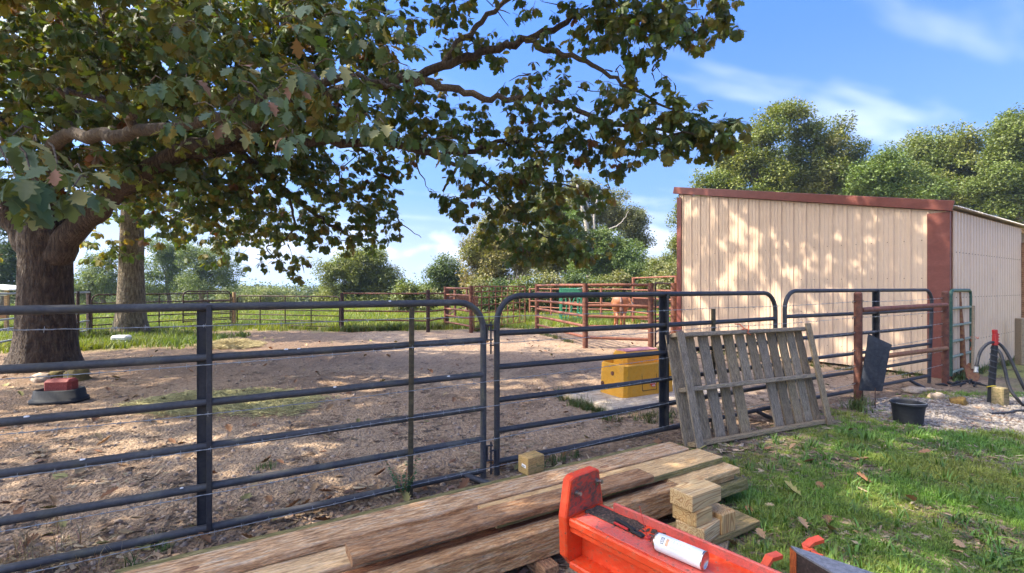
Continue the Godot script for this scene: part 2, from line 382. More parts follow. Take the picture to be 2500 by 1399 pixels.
# ---------------------------------------------------------------- camera, sky, sun
const SKY_GAIN := .94
func make_sky() -> void:
	var w := 1536
	var h := 768
	var fn := FastNoiseLite.new()
	fn.seed = 5
	fn.frequency = 1.0
	fn.fractal_octaves = 5
	fn.fractal_type = FastNoiseLite.FRACTAL_FBM
	var data := PackedFloat32Array()
	data.resize(w * h * 3)
	var zen := Vector3(.040, .104, .39)
	var mid := Vector3(.058, .141, .415)
	var low := Vector3(.120, .222, .445)
	var hor := Vector3(.290, .345, .455)
	var sun_dir := Vector3(-.66, .74, .08).normalized()
	for y in h:
		var el := (0.5 - (y + 0.5) / h) * PI
		var e := rad_to_deg(maxf(el, 0.0))
		var base: Vector3 = hor.lerp(low, smooth(0.0, 12.0, e)).lerp(mid, smooth(7.0, 30.0, e)).lerp(zen, smooth(25.0, 75.0, e))
		if el < 0.0: base = Vector3(.16, .14, .11)
		for x in w:
			var col := base
			if el > 0.0:
				var az := (x + 0.5) / w * TAU
				# clear-sky scatter towards the sun, its white glow strengthened to brighten the shade
				var chi := acos(clampf(Vector3(sin(az) * cos(el), sin(el), -cos(az) * cos(el)).dot(sun_dir), -1, 1))
				var glow := 1.0 + 10.0 * (exp(-3.0 * chi) - .009) + .45 * pow(cos(chi), 2.0)
				col = base * minf(glow, 1.5) + Vector3(.86, .83, .75) * maxf(glow - 1.5, 0.0)
				if el < 1.35:
					# thin cirrus: streaks on a high flat layer
					var r := 1.0 / tan(maxf(el, .04))
					var cx := sin(az) * r
					var cz := cos(az) * r
					var a := cx * .86 + cz * .5
					var b := -cx * .5 + cz * .86
					var st := fn.get_noise_3d(a * .30, b * 1.2, 3.0) + .4 * fn.get_noise_2d(a * .4 + 9.0, b * .5)
					var ci := smooth(.0, .6, st) * .5 * smooth(.05, .25, el)
					# fair-weather cumulus low over the hills
					var cu := fn.get_noise_3d(sin(az) * 4.6 + 2.0, el * 11.0, cos(az) * 4.6 + 8.0) + .06
					cu = smooth(.04, .28, cu) * smooth(.03, .06, el) * (1.0 - smooth(.08, .16, el))
					col = col.lerp(Vector3(.50, .54, .62), clampf(ci + cu * .6, 0, .8))
			var i := (y * w + x) * 3
			data[i] = col.x * SKY_GAIN; data[i + 1] = col.y * SKY_GAIN; data[i + 2] = col.z * SKY_GAIN
	var im := Image.create_from_data(w, h, false, Image.FORMAT_RGBF, data.to_byte_array())
	var pm := PanoramaSkyMaterial.new()
	pm.panorama = ImageTexture.create_from_image(im)
	var sky := Sky.new()
	sky.sky_material = pm
	var env := Environment.new()
	env.background_mode = Environment.BG_SKY
	env.sky = sky
	env.tonemap_mode = Environment.TONE_MAPPER_LINEAR
	env.tonemap_exposure = 3.15
	env.background_energy_multiplier = 1.0
	env.sdfgi_enabled = true
	env.ssao_enabled = true
	env.ssil_enabled = true
	env.fog_enabled = true
	env.fog_density = 0.0005
	env.fog_light_color = Color(.72, .82, .95)
	var we := WorldEnvironment.new()
	we.name = "world_environment"
	we.environment = env
	add_child(we)

func _ready() -> void:
	rng.seed = 4711
	var cam := Camera3D.new()
	cam.name = "camera"
	cam.fov = rad_to_deg(2.0 * atan(699.5 / F))
	cam.near = .05
	cam.far = 6000.0
	add_child(cam)
	cam.position = Vector3(0, HC, 0)
	cam.current = true
	make_sky()
	var sun := DirectionalLight3D.new()
	sun.name = "sun"
	sun.light_energy = .98
	sun.light_color = Color(1.0, .96, .89)
	sun.light_angular_distance = .53
	sun.shadow_enabled = true
	add_child(sun)
	sun.look_at_from_position(Vector3.ZERO, Vector3(.66, -.74, -.08), Vector3.UP)
	make_materials()
	make_leaf_meshes()
	build_ground()
	build_shed()
	build_oak()
	build_second_oak()
	build_far_trees()
	build_gates()
	build_wire_fence()
	build_corral()
	build_pen_things()
	build_horse()
	build_yard_things()
	build_pallet()
	build_lumber()
	build_implements()
	build_ground_cover()

# ---------------------------------------------------------------- ground
var tn := FastNoiseLite.new()
func fence_side(x: float, z: float) -> float:       # metres in front of the gate line, towards the yard
	return (x + .2115) * .484 + (z + 3.55) * .8755
func gh(x: float, z: float) -> float:
	var d := sqrt(x * x + z * z)
	var y := 0.0
	var v := maxf(0.0, -z - 34.0 + maxf(0.0, x) * .25)
	y -= 20.0 * (1.0 - exp(-v / 130.0)) * (1.0 - smooth(5.0, 60.0, x) * .8)
	y += smooth(500.0, 2300.0, d) * 15.0 + smooth(700, 1500, d) * 5.0 * tn.get_noise_2d(x * .12, z * .12)
	if d < 60.0:
		var k := 1.0 - smooth(30.0, 60.0, d)
		var rough := smooth(-.2, -1.0, fence_side(x, z)) if true else 1.0
		rough = .4 + .6 * (1.0 - smooth(-1.0, -.2, fence_side(x, z)))
		y += k * rough * (.013 * tn.get_noise_2d(x * 14.0, z * 14.0) + .017 * tn.get_noise_2d(x * 50.0, z * 50.0) + .02 * tn.get_noise_2d(x * 3.0, z * 3.0))
	return y
func lawn(x: float, z: float) -> float:             # 1 on the mown grass of the yard
	var s := fence_side(x, z)
	var k := smooth(.15, .7, s + .35 * tn.get_noise_2d(x * 6.0, z * 6.0))
	var pile := x * .512 + z * .859                    # across the lumber pile
	k *= smooth(-1.75, -1.35, pile + .25 * tn.get_noise_2d(x * 9.0 + 5.0, z * 9.0)) if x < 1.2 else 1.0 - .75 * (1.0 - smooth(.9, 1.7, x - .15 * z - .4 + .2 * tn.get_noise_2d(x * 9.0 + 5.0, z * 9.0)))
	k *= 1.0 - gravel(x, z)
	return k
func gravel(x: float, z: float) -> float:
	var p := Vector2((x - 6.3) / 2.6, (z + 5.35) / .95).length() + .35 * tn.get_noise_2d(x * 5.0 + 40.0, z * 5.0)
	return 1.0 - smooth(.75, 1.1, p) if fence_side(x, z) > 0.0 else 0.0
func pasture(x: float, z: float) -> float:
	var edge := 15.3 + 1.6 * smooth(-4.0, 3.0, x) + 2.2 * smooth(3.0, 6.0, x)
	var k := smooth(edge - .3, edge + .6, -z + .8 * tn.get_noise_2d(x * 4.0, z * 4.0 + 20.0))
	var knoll := Vector2((x + 10.6) / 3.4, (z + 12.6) / 2.4).length() + .3 * tn.get_noise_2d(x * 6.0, z * 6.0 + 60.0)
	k = maxf(k, 1.0 - smooth(.6, 1.05, knoll))
	if x > 7.5 and z < -7.5: k = 1.0
	if x < -13.0: k = maxf(k, smooth(-13.0, -14.5, x))
	return k
func ground_color(x: float, z: float) -> Color:
	var n1 := tn.get_noise_2d(x * 2.2, z * 2.2)
	var n2 := tn.get_noise_2d(x * 11.0 + 30.0, z * 11.0)
	var n3 := tn.get_noise_2d(x * 40.0, z * 40.0 + 30.0)
	var c := Color(.425, .295, .19).lerp(Color(.495, .365, .245), clampf(.5 + n1, 0, 1))
	c = c.lerp(Color(.26, .172, .105), clampf(smooth(.05, .5, n2) * .55 + smooth(.1, .5, n3) * .35, 0, 1))
	# trampled, leaf-strewn soil towards the big oak and along the gates
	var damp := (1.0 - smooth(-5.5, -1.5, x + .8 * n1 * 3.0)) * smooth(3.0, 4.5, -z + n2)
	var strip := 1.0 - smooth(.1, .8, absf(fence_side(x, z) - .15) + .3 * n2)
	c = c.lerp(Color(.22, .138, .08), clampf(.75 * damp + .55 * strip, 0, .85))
	c = c.lerp(Color(.23, .175, .115).lerp(Color(.17, .17, .07), .45 + n2), lawn(x, z))
	c = c.lerp(Color(.29, .245, .20), gravel(x, z) * .85)
	var past := Color(.26, .27, .07).lerp(Color(.34, .32, .09), clampf(.5 + n1 * 1.2, 0, 1))
	c = c.lerp(past, pasture(x, z))
	var k := 1.0 + .22 * n3
	return Color(c.r * k, c.g * k, c.b * k)
func build_ground() -> void:
	tn.seed = 12
	tn.frequency = .12
	tn.fractal_octaves = 4
	var rs := [0.0]
	var r := .35
	while r < 3400.0:
		rs.append(r)
		r *= 1.015 if r < 12.0 else (1.03 if r < 40.0 else 1.07)
	var az := []
	var a := -180.0
	while a < 180.0:
		az.append(deg_to_rad(a))
		a += .25 if absf(a) < 52.0 else 6.0
	var m := MB.new()
	var na := az.size()
	for i in rs.size():
		for k in na:
			var x: float = sin(az[k]) * rs[i]
			var z: float = -cos(az[k]) * rs[i]
			m.v.append(Vector3(x, gh(x, z), z))
			m.n.append(Vector3.UP)
			m.u.append(Vector2(x, z))
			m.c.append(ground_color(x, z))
	for i in rs.size() - 1:
		for k in na:
			var p := i * na + k
			var q := i * na + (k + 1) % na
			m.ix.append_array([p, p + na, q + na, p, q + na, q])
	# smooth normals
	var acc := PackedVector3Array()
	acc.resize(m.v.size())
	for i in range(0, m.ix.size(), 3):
		var f := (m.v[m.ix[i + 2]] - m.v[m.ix[i]]).cross(m.v[m.ix[i + 1]] - m.v[m.ix[i]])
		for j in 3: acc[m.ix[i + j]] += f
	for i in acc.size():
		m.n[i] = acc[i].normalized() if acc[i].length() > 1e-12 else Vector3.UP
		if m.n[i].y < 0: m.n[i] = -m.n[i]
	var gm := mat(ntex(70, .03, 5, [0.0, rgb(150, 140, 130), .35, rgb(214, 206, 198), .6, rgb(240, 235, 228), 1.0, rgb(255, 255, 255)], .25, .3, 512), Vector3(.9, .9, .9), .97, true, bump(71, .06, 14.0, 512, 5), .75)
	gm.vertex_color_use_as_albedo = true
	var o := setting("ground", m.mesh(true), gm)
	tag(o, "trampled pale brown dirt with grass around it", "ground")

# ---------------------------------------------------------------- shed
func build_shed() -> void:
	var c0 := G(2320, 927)
	var c1 := AT(1657, 11.44)
	c0.y = 0; c1.y = 0
	var wide := c0.distance_to(c1)
	var bs := frame(c1 - c0, Vector3.UP)
	var t := thing("metal_shed", "tan ribbed metal shed with brown trim and single sloping roof", "shed", Transform3D(bs, c0))
	var low := 2.60
	var rise := 1.05 / wide
	var deep := 5.2
	# front wall: ribbed sheets, each a panel
	var wall := Node3D.new()
	wall.name = "front_wall"
	t.add_child(wall)
	var pitch := .2265
	var x := .0
	var k := 0
	var xs := [0.0, .02, .030, .044, .054, .100, .108, .120, .128, .165, .173, .185, .193]
	var ds := [0.0, 0.0, 0.0, 0.0, 0.0, 0.0, .006, .006, 0.0, 0.0, .006, .006, 0.0]
	ds[1] = 0.0; ds[2] = .019; ds[3] = .019; ds[4] = 0.0
	while x < wide - .05:
		var m := MB.new()
		var pts := []
		for rib in 4:
			for j in xs.size(): pts.append(Vector2(x + rib * pitch + xs[j], ds[j]))
		pts.append(Vector2(x + 4 * pitch + .006, 0.0))
		for j in pts.size() - 1:
			var a: Vector2 = pts[j]
			var b: Vector2 = pts[j + 1]
			if a.x >= wide - .02: break
			b.x = minf(b.x, wide - .02)
			var off := -.001 * (k % 2)
			m.quad(Vector3(b.x, .04, -b.y + off), Vector3(a.x, .04, -a.y + off), Vector3(a.x, low + a.x * rise - .04, -a.y + off), Vector3(b.x, low + b.x * rise - .04, -b.y + off))
		part(wall, "panel", m, M.shed)
		x += 4 * pitch
		k += 1
	var sc := MB.new()
	for rowy in [.35, .95, 1.55, 2.15]:
		for i in 21:
			sc.box(Vector3(.115 + i * pitch, rowy, -.007), Vector3(.011, .011, .008))
	part(wall, "screws", sc, M.rust_dark).set_meta("kind", "stuff")
	# the long low side: fine corrugation
	var side := Node3D.new()
	side.name = "side_wall"
	t.add_child(side)
	var zz := .06
	k = 0
	while zz < 4.2:
		var m := MB.new()
		var n := 60
		var w := .80
		for i in n:
			var a := zz + w * i / n
			var b := zz + w * (i + 1) / n
			if a > 4.2: break
			var fa := .019 * clampf(sin(a / .16 * TAU) * 1.6, -1, 1) + .001 * (k % 2)
			var fb := .019 * clampf(sin(b / .16 * TAU) * 1.6, -1, 1) + .001 * (k % 2)
			m.quad(Vector3(-fa, .03, a), Vector3(-fb, .03, b), Vector3(-fb, low - .02, b), Vector3(-fa, low - .02, a))
		part(side, "panel", m, M.shed)
		zz += w
		k += 1
	var sr := MB.new()
	for rowy in [.55, 1.25, 1.95]:
		for i in 27:
			sr.box(Vector3(-.022, rowy, .04 + .16 * (i + 1)), Vector3(.008, .011, .011))
	part(side, "screws", sr, M.rust_dark).set_meta("kind", "stuff")
	# back and high side, plain
	var m2 := MB.new()
	m2.quad(Vector3(0, .02, deep), Vector3(wide, .02, deep), Vector3(wide, low + wide * rise, deep), Vector3(0, low, deep))
	m2.quad(Vector3(wide, .02, deep), Vector3(wide, .02, 0), Vector3(wide, low + wide * rise, 0), Vector3(wide, low + wide * rise, deep))
	part(t, "back_wall", m2, M.shed)
	# trims
	var tr := MB.new()
	tr.box(Vector3(.135, 1.28, -.022), Vector3(.27, 2.56, .008), Basis.IDENTITY, .002)
	tr.box(Vector3(.001, 1.28, .03), Vector3(.008, 2.56, .11), Basis.IDENTITY, .002)
	tr.box(Vector3(.268, 1.28, -.012), Vector3(.008, 2.56, .02))
	part(t, "corner_trim", tr, M.shed_trim)
	var tl := MB.new()
	tl.box(Vector3(wide - .03, 1.78, -.028), Vector3(.12, 3.5, .012), Basis.IDENTITY, .003)
	tl.box(Vector3(wide + .03, 1.78, .04), Vector3(.012, 3.5, .14), Basis.IDENTITY, .003)
	part(t, "corner_trim", tl, M.shed_trim)
	var ang := atan(rise)
	var fb2 := Basis(Vector3(0, 0, 1), ang)
	var fa2 := MB.new()
	var flen := wide / cos(ang) + .16
	fa2.box(Vector3(wide / 2 + .03, low + wide * rise / 2 + .055, -.045), Vector3(flen, .155, .03), fb2, .004)
	fa2.box(Vector3(wide / 2 + .03, low + wide * rise / 2 - .022, -.036), Vector3(flen, .012, .034), fb2, .002)
	part(t, "fascia", fa2, M.shed_trim)
	# corrugated roof running down to the low side
	var rf := MB.new()
	var nseg := 560
	for i in nseg:
		var a := -.04 + (deep + .1) * i / nseg
		var b := -.04 + (deep + .1) * (i + 1) / nseg
		var ya := .011 * sin(a / .0762 * TAU)
		var yb := .011 * sin(b / .0762 * TAU)
		var e0 := -.10
		var e1 := wide + .10
		rf.quad(Vector3(e0, low + .05 + e0 * rise + yb, b), Vector3(e1, low + .05 + e1 * rise + yb, b), Vector3(e1, low + .05 + e1 * rise + ya, a), Vector3(e0, low + .05 + e0 * rise + ya, a))
	part(t, "roof", rf, M.roof)
	var pl := MB.new()
	pl.box(Vector3(.06, low - .03, deep / 2 - .1), Vector3(.05, .09, deep - .5))
	part(t, "eave_purlin", pl, M.wood_brown)
	# timber door post at the end of the side wall
	var dp := MB.new()
	dp.box(Vector3(-.06, 1.15, 4.32), Vector3(.14, 2.3, .16), Basis.IDENTITY, .008)
	part(t, "door_post", dp, M.wood_red)
	var stub := MB.new()
	stub.box(Vector3.ZERO, Vector3(.85, .16, .14), Basis(Vector3(0, 0, 1), PI / 2), .012)
	solo("wooden_post", "short weathered wooden post beside the corrugated shed wall", "post", stub, M.wood_grey, Transform3D(Basis.IDENTITY, AT(2496, 8.75, .42)))

# ---------------------------------------------------------------- leaves
var rosette := []       # oak leaf rosettes
var sprig := []         # small clumps for trees farther off
var one_leaf := []
func leaf(m: MB, xf: Transform3D, ln: float, curl: float, fold: float, col: Color, full: bool) -> void:
	# axis +x, width z, upper side +y; a pin-oak outline with pointed lobes
	var o := [Vector2(.0, .012), Vector2(.15, .08), Vector2(.26, .27), Vector2(.34, .16), Vector2(.52, .41), Vector2(.58, .21), Vector2(.78, .35), Vector2(.78, .18), Vector2(.90, .15), Vector2(1.0, .0)]
	if not full: o = [Vector2(.0, .015), Vector2(.30, .24), Vector2(.36, .1), Vector2(.62, .36), Vector2(.66, .12), Vector2(1.0, .0)]
	m.col = col
	var start := m.v.size()
	var up := xf.basis.y.normalized()
	for s in [-1.0, 1.0]:
		var b := m.v.size()
		for k in o.size():
			var t: float = o[k].x
			var w: float = o[k].y
			var tm: float = clampf(t - w * .35, 0, 1)
			var ym := -curl * tm * tm
			var y := -curl * t * t + fold * w * (1.0 - .9 * w)
			m.add(xf * (Vector3(tm, ym, 0) * ln), up)
			m.add(xf * (Vector3(t, y, w * s) * ln), (up - xf.basis.z.normalized() * s * fold * .8).normalized())
		for k in o.size() - 1:
			var p := b + 2 * k
			if s > 0: m.ix.append_array([p, p + 3, p + 1, p, p + 2, p + 3])
			else: m.ix.append_array([p, p + 1, p + 3, p, p + 3, p + 2])
func make_leaf_meshes() -> void:
	for q in 6:
		var m := MB.new()
		m.col = Color(.9, .5, .42)
		m.tube([Vector3.ZERO, Vector3(.10, .01, 0), Vector3(.19, -.01, rnd(-.02, .02))], [.004, .003, .0018], 4, false)
		for k in 9:
			var at := Vector3(rnd(.06, .19), 0, 0)
			var a := TAU * k / 9.0 + rnd(-.4, .4)
			var dir := (Vector3(rnd(.2, .9), 0, 0) + Vector3(0, sin(a) * .75, cos(a)) + Vector3(0, -rnd(.45, 1.5), 0)).normalized()
			var up := (Vector3.UP + Vector3(rnd(-.9, .9), 0, rnd(-.7, .7))).normalized()
			if absf(dir.dot(up)) > .95: up = Vector3(1, .2, .3).normalized()
			var bs := frame(dir, up)
			var tint := Color(rnd(.7, 1.0), rnd(.8, 1.0), rnd(.65, 1.0))
			if rng.randf() < .16: tint = Color(1.0, .76, .45)
			m.tube([at, at + dir * .03], [.0016, .0012], 3, false)
			leaf(m, Transform3D(bs, at + dir * .03), rnd(.11, .16), rnd(.0, .45), rnd(-.25, .55), tint, true)
		rosette.append(m.mesh(true))
	for q in 4:
		var m := MB.new()
		for k in 34:
			var p := Vector3(rnd(-1, 1), rnd(-.75, .75), rnd(-1, 1))
			if p.length() > 1.0: p = p.normalized() * rnd(.6, 1.0)
			p *= .34
			var dir := (p.normalized() * .7 + Vector3(rnd(-.7, .7), rnd(-.7, .3), rnd(-.7, .7))).normalized()
			var up := (Vector3.UP + Vector3(rnd(-.8, .8), 0, rnd(-.8, .8))).normalized()
			var bs := frame(dir, up)
			var k2 := rnd(.8, 1.0)
			m.col = Color(k2 * rnd(.85, 1.0), k2, k2 * rnd(.75, 1.0))
			var l := rnd(.09, .15)
			var w := l * .36
			var nn: Vector3 = bs.y
			var i := m.add(p, nn)
			m.add(p + bs.x * l * .5 + bs.z * w - nn * .01, nn); m.add(p + bs.x * l, nn); m.add(p + bs.x * l * .5 - bs.z * w - nn * .01, nn)
			m.ix.append_array([i, i + 2, i + 1, i, i + 3, i + 2])
		sprig.append(m.mesh(true))
	for q in 8:
		var m := MB.new()
		m.col = Color(.9, .5, .4)
		m.tube([Vector3.ZERO, Vector3(.02, .004, 0), Vector3(.045, 0, 0)], [.0016, .0014, .0012], 4, false)
		leaf(m, Transform3D(Basis.IDENTITY, Vector3(.045, 0, 0)), .17, [.1, .3, .5, .2, .7, .0, .4, .25][q], [.3, -.1, .5, .15, .6, .4, .05, .9][q], Color.WHITE, true)
		one_leaf.append(m.mesh(true))

func trunk(m: MB, pts: Array, rads: Array, sides: int, lobes: int, flare: float, sd: float) -> void:
	# a trunk whose bark stands in ridges and whose foot spreads into roots
	var rings := 46
	var n := pts.size()
	var start := m.v.size()
	for i in rings + 1:
		var t := float(i) / rings * (n - 1)
		var k := mini(int(t), n - 2)
		var f := t - k
		var p: Vector3 = pts[k].lerp(pts[k + 1], f)
		var r: float = lerpf(rads[k], rads[k + 1], f)
		var y := p.y
		for s in sides:
			var a := TAU * s / sides
			var root := flare * exp(-maxf(y, 0) / .28) * (.55 + .45 * sin(a * lobes + sd) + .25 * sin(a * 2.0 + sd * 2.0))
			var ridge := .05 * tn.get_noise_3d(cos(a) * 60.0 + sd * 9.0, y * 7.0, sin(a) * 60.0) + .06 * tn.get_noise_3d(cos(a) * 10.0 + sd, y * 4.0, sin(a) * 10.0)
			var rr := r * (1.0 + ridge) + maxf(root, 0.0) * r
			var dir := Vector3(cos(a), 0, sin(a))
			m.add(p + dir * rr, dir, Vector2(float(s) / sides, y))
	for i in rings:
		for s in sides:
			var a := start + i * sides + s
			var b := start + i * sides + (s + 1) % sides
			m.ix.append_array([a, b + sides, a + sides, a, b, b + sides])
	# normals from the relief
	for i in rings + 1:
		for s in sides:
			var q := start + i * sides + s
			var e := m.v[start + i * sides + (s + 1) % sides] - m.v[start + i * sides + (s + sides - 1) % sides]
			var g := m.v[start + mini(i + 1, rings) * sides + s] - m.v[start + maxi(i - 1, 0) * sides + s]
			m.n[q] = g.cross(e).normalized()
			var outw := m.v[q] - (m.v[start + i * sides] + m.v[start + i * sides + sides / 2]) * .5
			if m.n[q].dot(outw) < 0: m.n[q] = -m.n[q]
func limb_pts(spec: Array) -> Array:        # [px, py, depth, radius] ... smoothed
	var pts := []
	var rads := []
	var n := spec.size()
	for i in n - 1:
		var steps := 5
		for s in steps:
			var t := float(s) / steps
			var v4 := []
			for q in 4:
				var a: float = spec[max(i - 1, 0)][q]
				var b: float = spec[i][q]
				var c: float = spec[i + 1][q]
				var d: float = spec[min(i + 2, n - 1)][q]
				v4.append(cubic_interpolate(b, c, a, d, t))
			var wob := Vector3(tn.get_noise_2d(i * 30.0 + s * 8.0, n * 7.0), tn.get_noise_2d(i * 30.0 + s * 8.0, 50.0 + n * 7.0), 0) * .09
			pts.append(P(v4[0], v4[1], v4[2]) + wob)
			rads.append(maxf(v4[3], .006))
	pts.append(P(spec[n - 1][0], spec[n - 1][1], spec[n - 1][2]))
	rads.append(maxf(spec[n - 1][3], .004))
	return [pts, rads]
func oak_color() -> Color:
	var q := rng.randf()
	var k := rnd(.85, 1.35)
	if q < .64: return Color(.118 * k, .155 * k, .054 * k)
	if q < .93: return Color(.21 * k, .20 * k, .054 * k)
	if q < .985: return Color(.25 * k, .20 * k, .06 * k)
	return Color(.22 * k, .10 * k, .05 * k)
func in_frame(p: Vector3, margin := 0.0) -> bool:
	if p.z > -.2: return false
	var x := p.x / -p.z
	var y := (p.y - HC) / -p.z
	return absf(x) < 1.064 + margin and absf(y) < .596 + margin

func build_oak() -> void:
	var base := AT(112, 8.35)
	var t := thing("oak_tree", "huge spreading oak with thick dark trunk, overhanging the pen and gates", "tree", Transform3D(Basis.IDENTITY, base))
	var off := Transform3D(Basis.IDENTITY, -base)
	var tm := MB.new()
	var tp := [P(110, 915, 8.35), P(112, 860, 8.35), P(113, 790, 8.35), P(111, 700, 8.35), P(113, 630, 8.35), P(116, 575, 8.35), P(120, 530, 8.35), P(118, 470, 8.35)]
	trunk(tm, tp, [.45, .41, .38, .352, .35, .385, .34, .18], 80, 5, .30, 1.3)
	part(t, "trunk", tm, M.bark, off)
	# limbs: photograph pixel, depth, radius
	var limbs := [
		[[96, 640, 8.3, .22], [50, 560, 8.3, .20], [0, 500, 8.2, .18], [-80, 400, 8.0, .15], [-220, 260, 7.6, .12], [-380, 60, 7.2, .07]],
		[[126, 640, 8.3, .24], [174, 575, 8.25, .20], [230, 520, 8.15, .17], [300, 462, 8.05, .155], [420, 380, 7.9, .14], [560, 330, 7.8, .125], [690, 270, 7.6, .11], [850, 222, 7.5, .09], [1000, 192, 7.4, .075], [1100, 152, 7.35, .066], [1200, 122, 7.3, .06], [1290, 95, 7.2, .052], [1380, 52, 7.1, .042], [1470, 12, 7.0, .032], [1600, -50, 6.8, .02]],
		[[1000, 192, 7.4, .062], [1095, 214, 7.35, .054], [1200, 238, 7.3, .047], [1290, 240, 7.2, .04], [1390, 256, 7.0, .038], [1500, 300, 6.7, .028], [1620, 325, 6.5, .018], [1740, 325, 6.3, .008]],
		[[1280, 97, 7.2, .05], [1345, 122, 7.1, .042], [1430, 152, 6.9, .034], [1505, 192, 6.7, .026], [1590, 240, 6.5, .018], [1700, 285, 6.3, .01]],
		[[1075, 165, 7.35, .055], [1130, 95, 7.4, .045], [1190, 40, 7.4, .038], [1270, -20, 7.3, .03], [1360, -90, 7.2, .02]],
		[[112, 560, 8.2, .16], [96, 440, 7.6, .12], [150, 335, 6.8, .09], [250, 333, 6.2, .078], [340, 324, 5.8, .072], [440, 308, 5.4, .064], [535, 280, 5.0, .055], [640, 235, 4.6, .055], [760, 200, 4.2, .04], [880, 190, 3.8, .022], [980, 215, 3.5, .01]],
		[[330, 325, 5.85, .06], [318, 285, 5.7, .05], [290, 262, 5.5, .045], [230, 240, 5.2, .035], [140, 215, 4.8, .022]],
		[[420, 380, 7.9, .12], [520, 364, 8.0, .10], [650, 346, 8.1, .085], [800, 346, 8.2, .078], [930, 350, 8.2, .07], [1000, 360, 8.2, .062], [1060, 376, 8.2, .055], [1140, 372, 8.1, .045], [1225, 350, 8.0, .036], [1310, 344, 7.9, .028], [1430, 352, 7.6, .014]],
		[[1050, 374, 8.2, .045], [1125, 402, 8.3, .036], [1190, 430, 8.4, .03], [1280, 440, 8.5, .022], [1400, 455, 8.5, .014], [1500, 472, 8.4, .007]],
		[[1125, 402, 8.3, .032], [1175, 440, 8.5, .026], [1235, 500, 8.8, .02], [1300, 560, 9.0, .014], [1390, 605, 9.1, .007]],
		[[560, 335, 7.9, .08], [620, 400, 8.6, .065], [700, 470, 9.1, .052], [790, 535, 9.5, .038], [850, 575, 9.7, .022], [890, 605, 9.8, .01]],
		[[700, 470, 9.1, .03], [720, 540, 9.6, .024], [690, 590, 9.9, .018], [650, 605, 10, .013], [690, 640, 10, .008]],
		[[1080, 468, 8.4, .02], [1100, 430, 8.3, .022], [1125, 402, 8.3, .024]],
		[[960, 500, 9.3, .016], [985, 550, 9.3, .011], [1028, 580, 9.2, .006]],
		[[1010, 370, 8.2, .014], [1030, 430, 8.3, .010], [1046, 466, 8.3, .005]],
		[[112, 500, 8.3, .2], [140, 380, 8.7, .16], [200, 200, 9.4, .13], [280, 0, 9.8, .11], [360, -250, 9.2, .1], [400, -450, 9.0, .05]],
		[[200, 200, 8.8, .1], [380, 60, 8.6, .085], [560, -60, 8.2, .07], [800, -190, 7.6, .05], [1000, -300, 7.0, .02]],
		[[112, 520, 8.3, .2], [20, 330, 8.2, .15], [-160, 100, 7.6, .12], [-100, -250, 6.2, .10], [400, -600, 5.0, .07], [700, -900, 4.4, .03]]]
	for l in limbs:
		var pr := limb_pts(l)
		var m := MB.new()
		m.tube(pr[0], pr[1], 10 if l[0][3] > .05 else 7)
		part(t, "limb", m, M.limb if l[0][3] < .1 else M.bark, off)
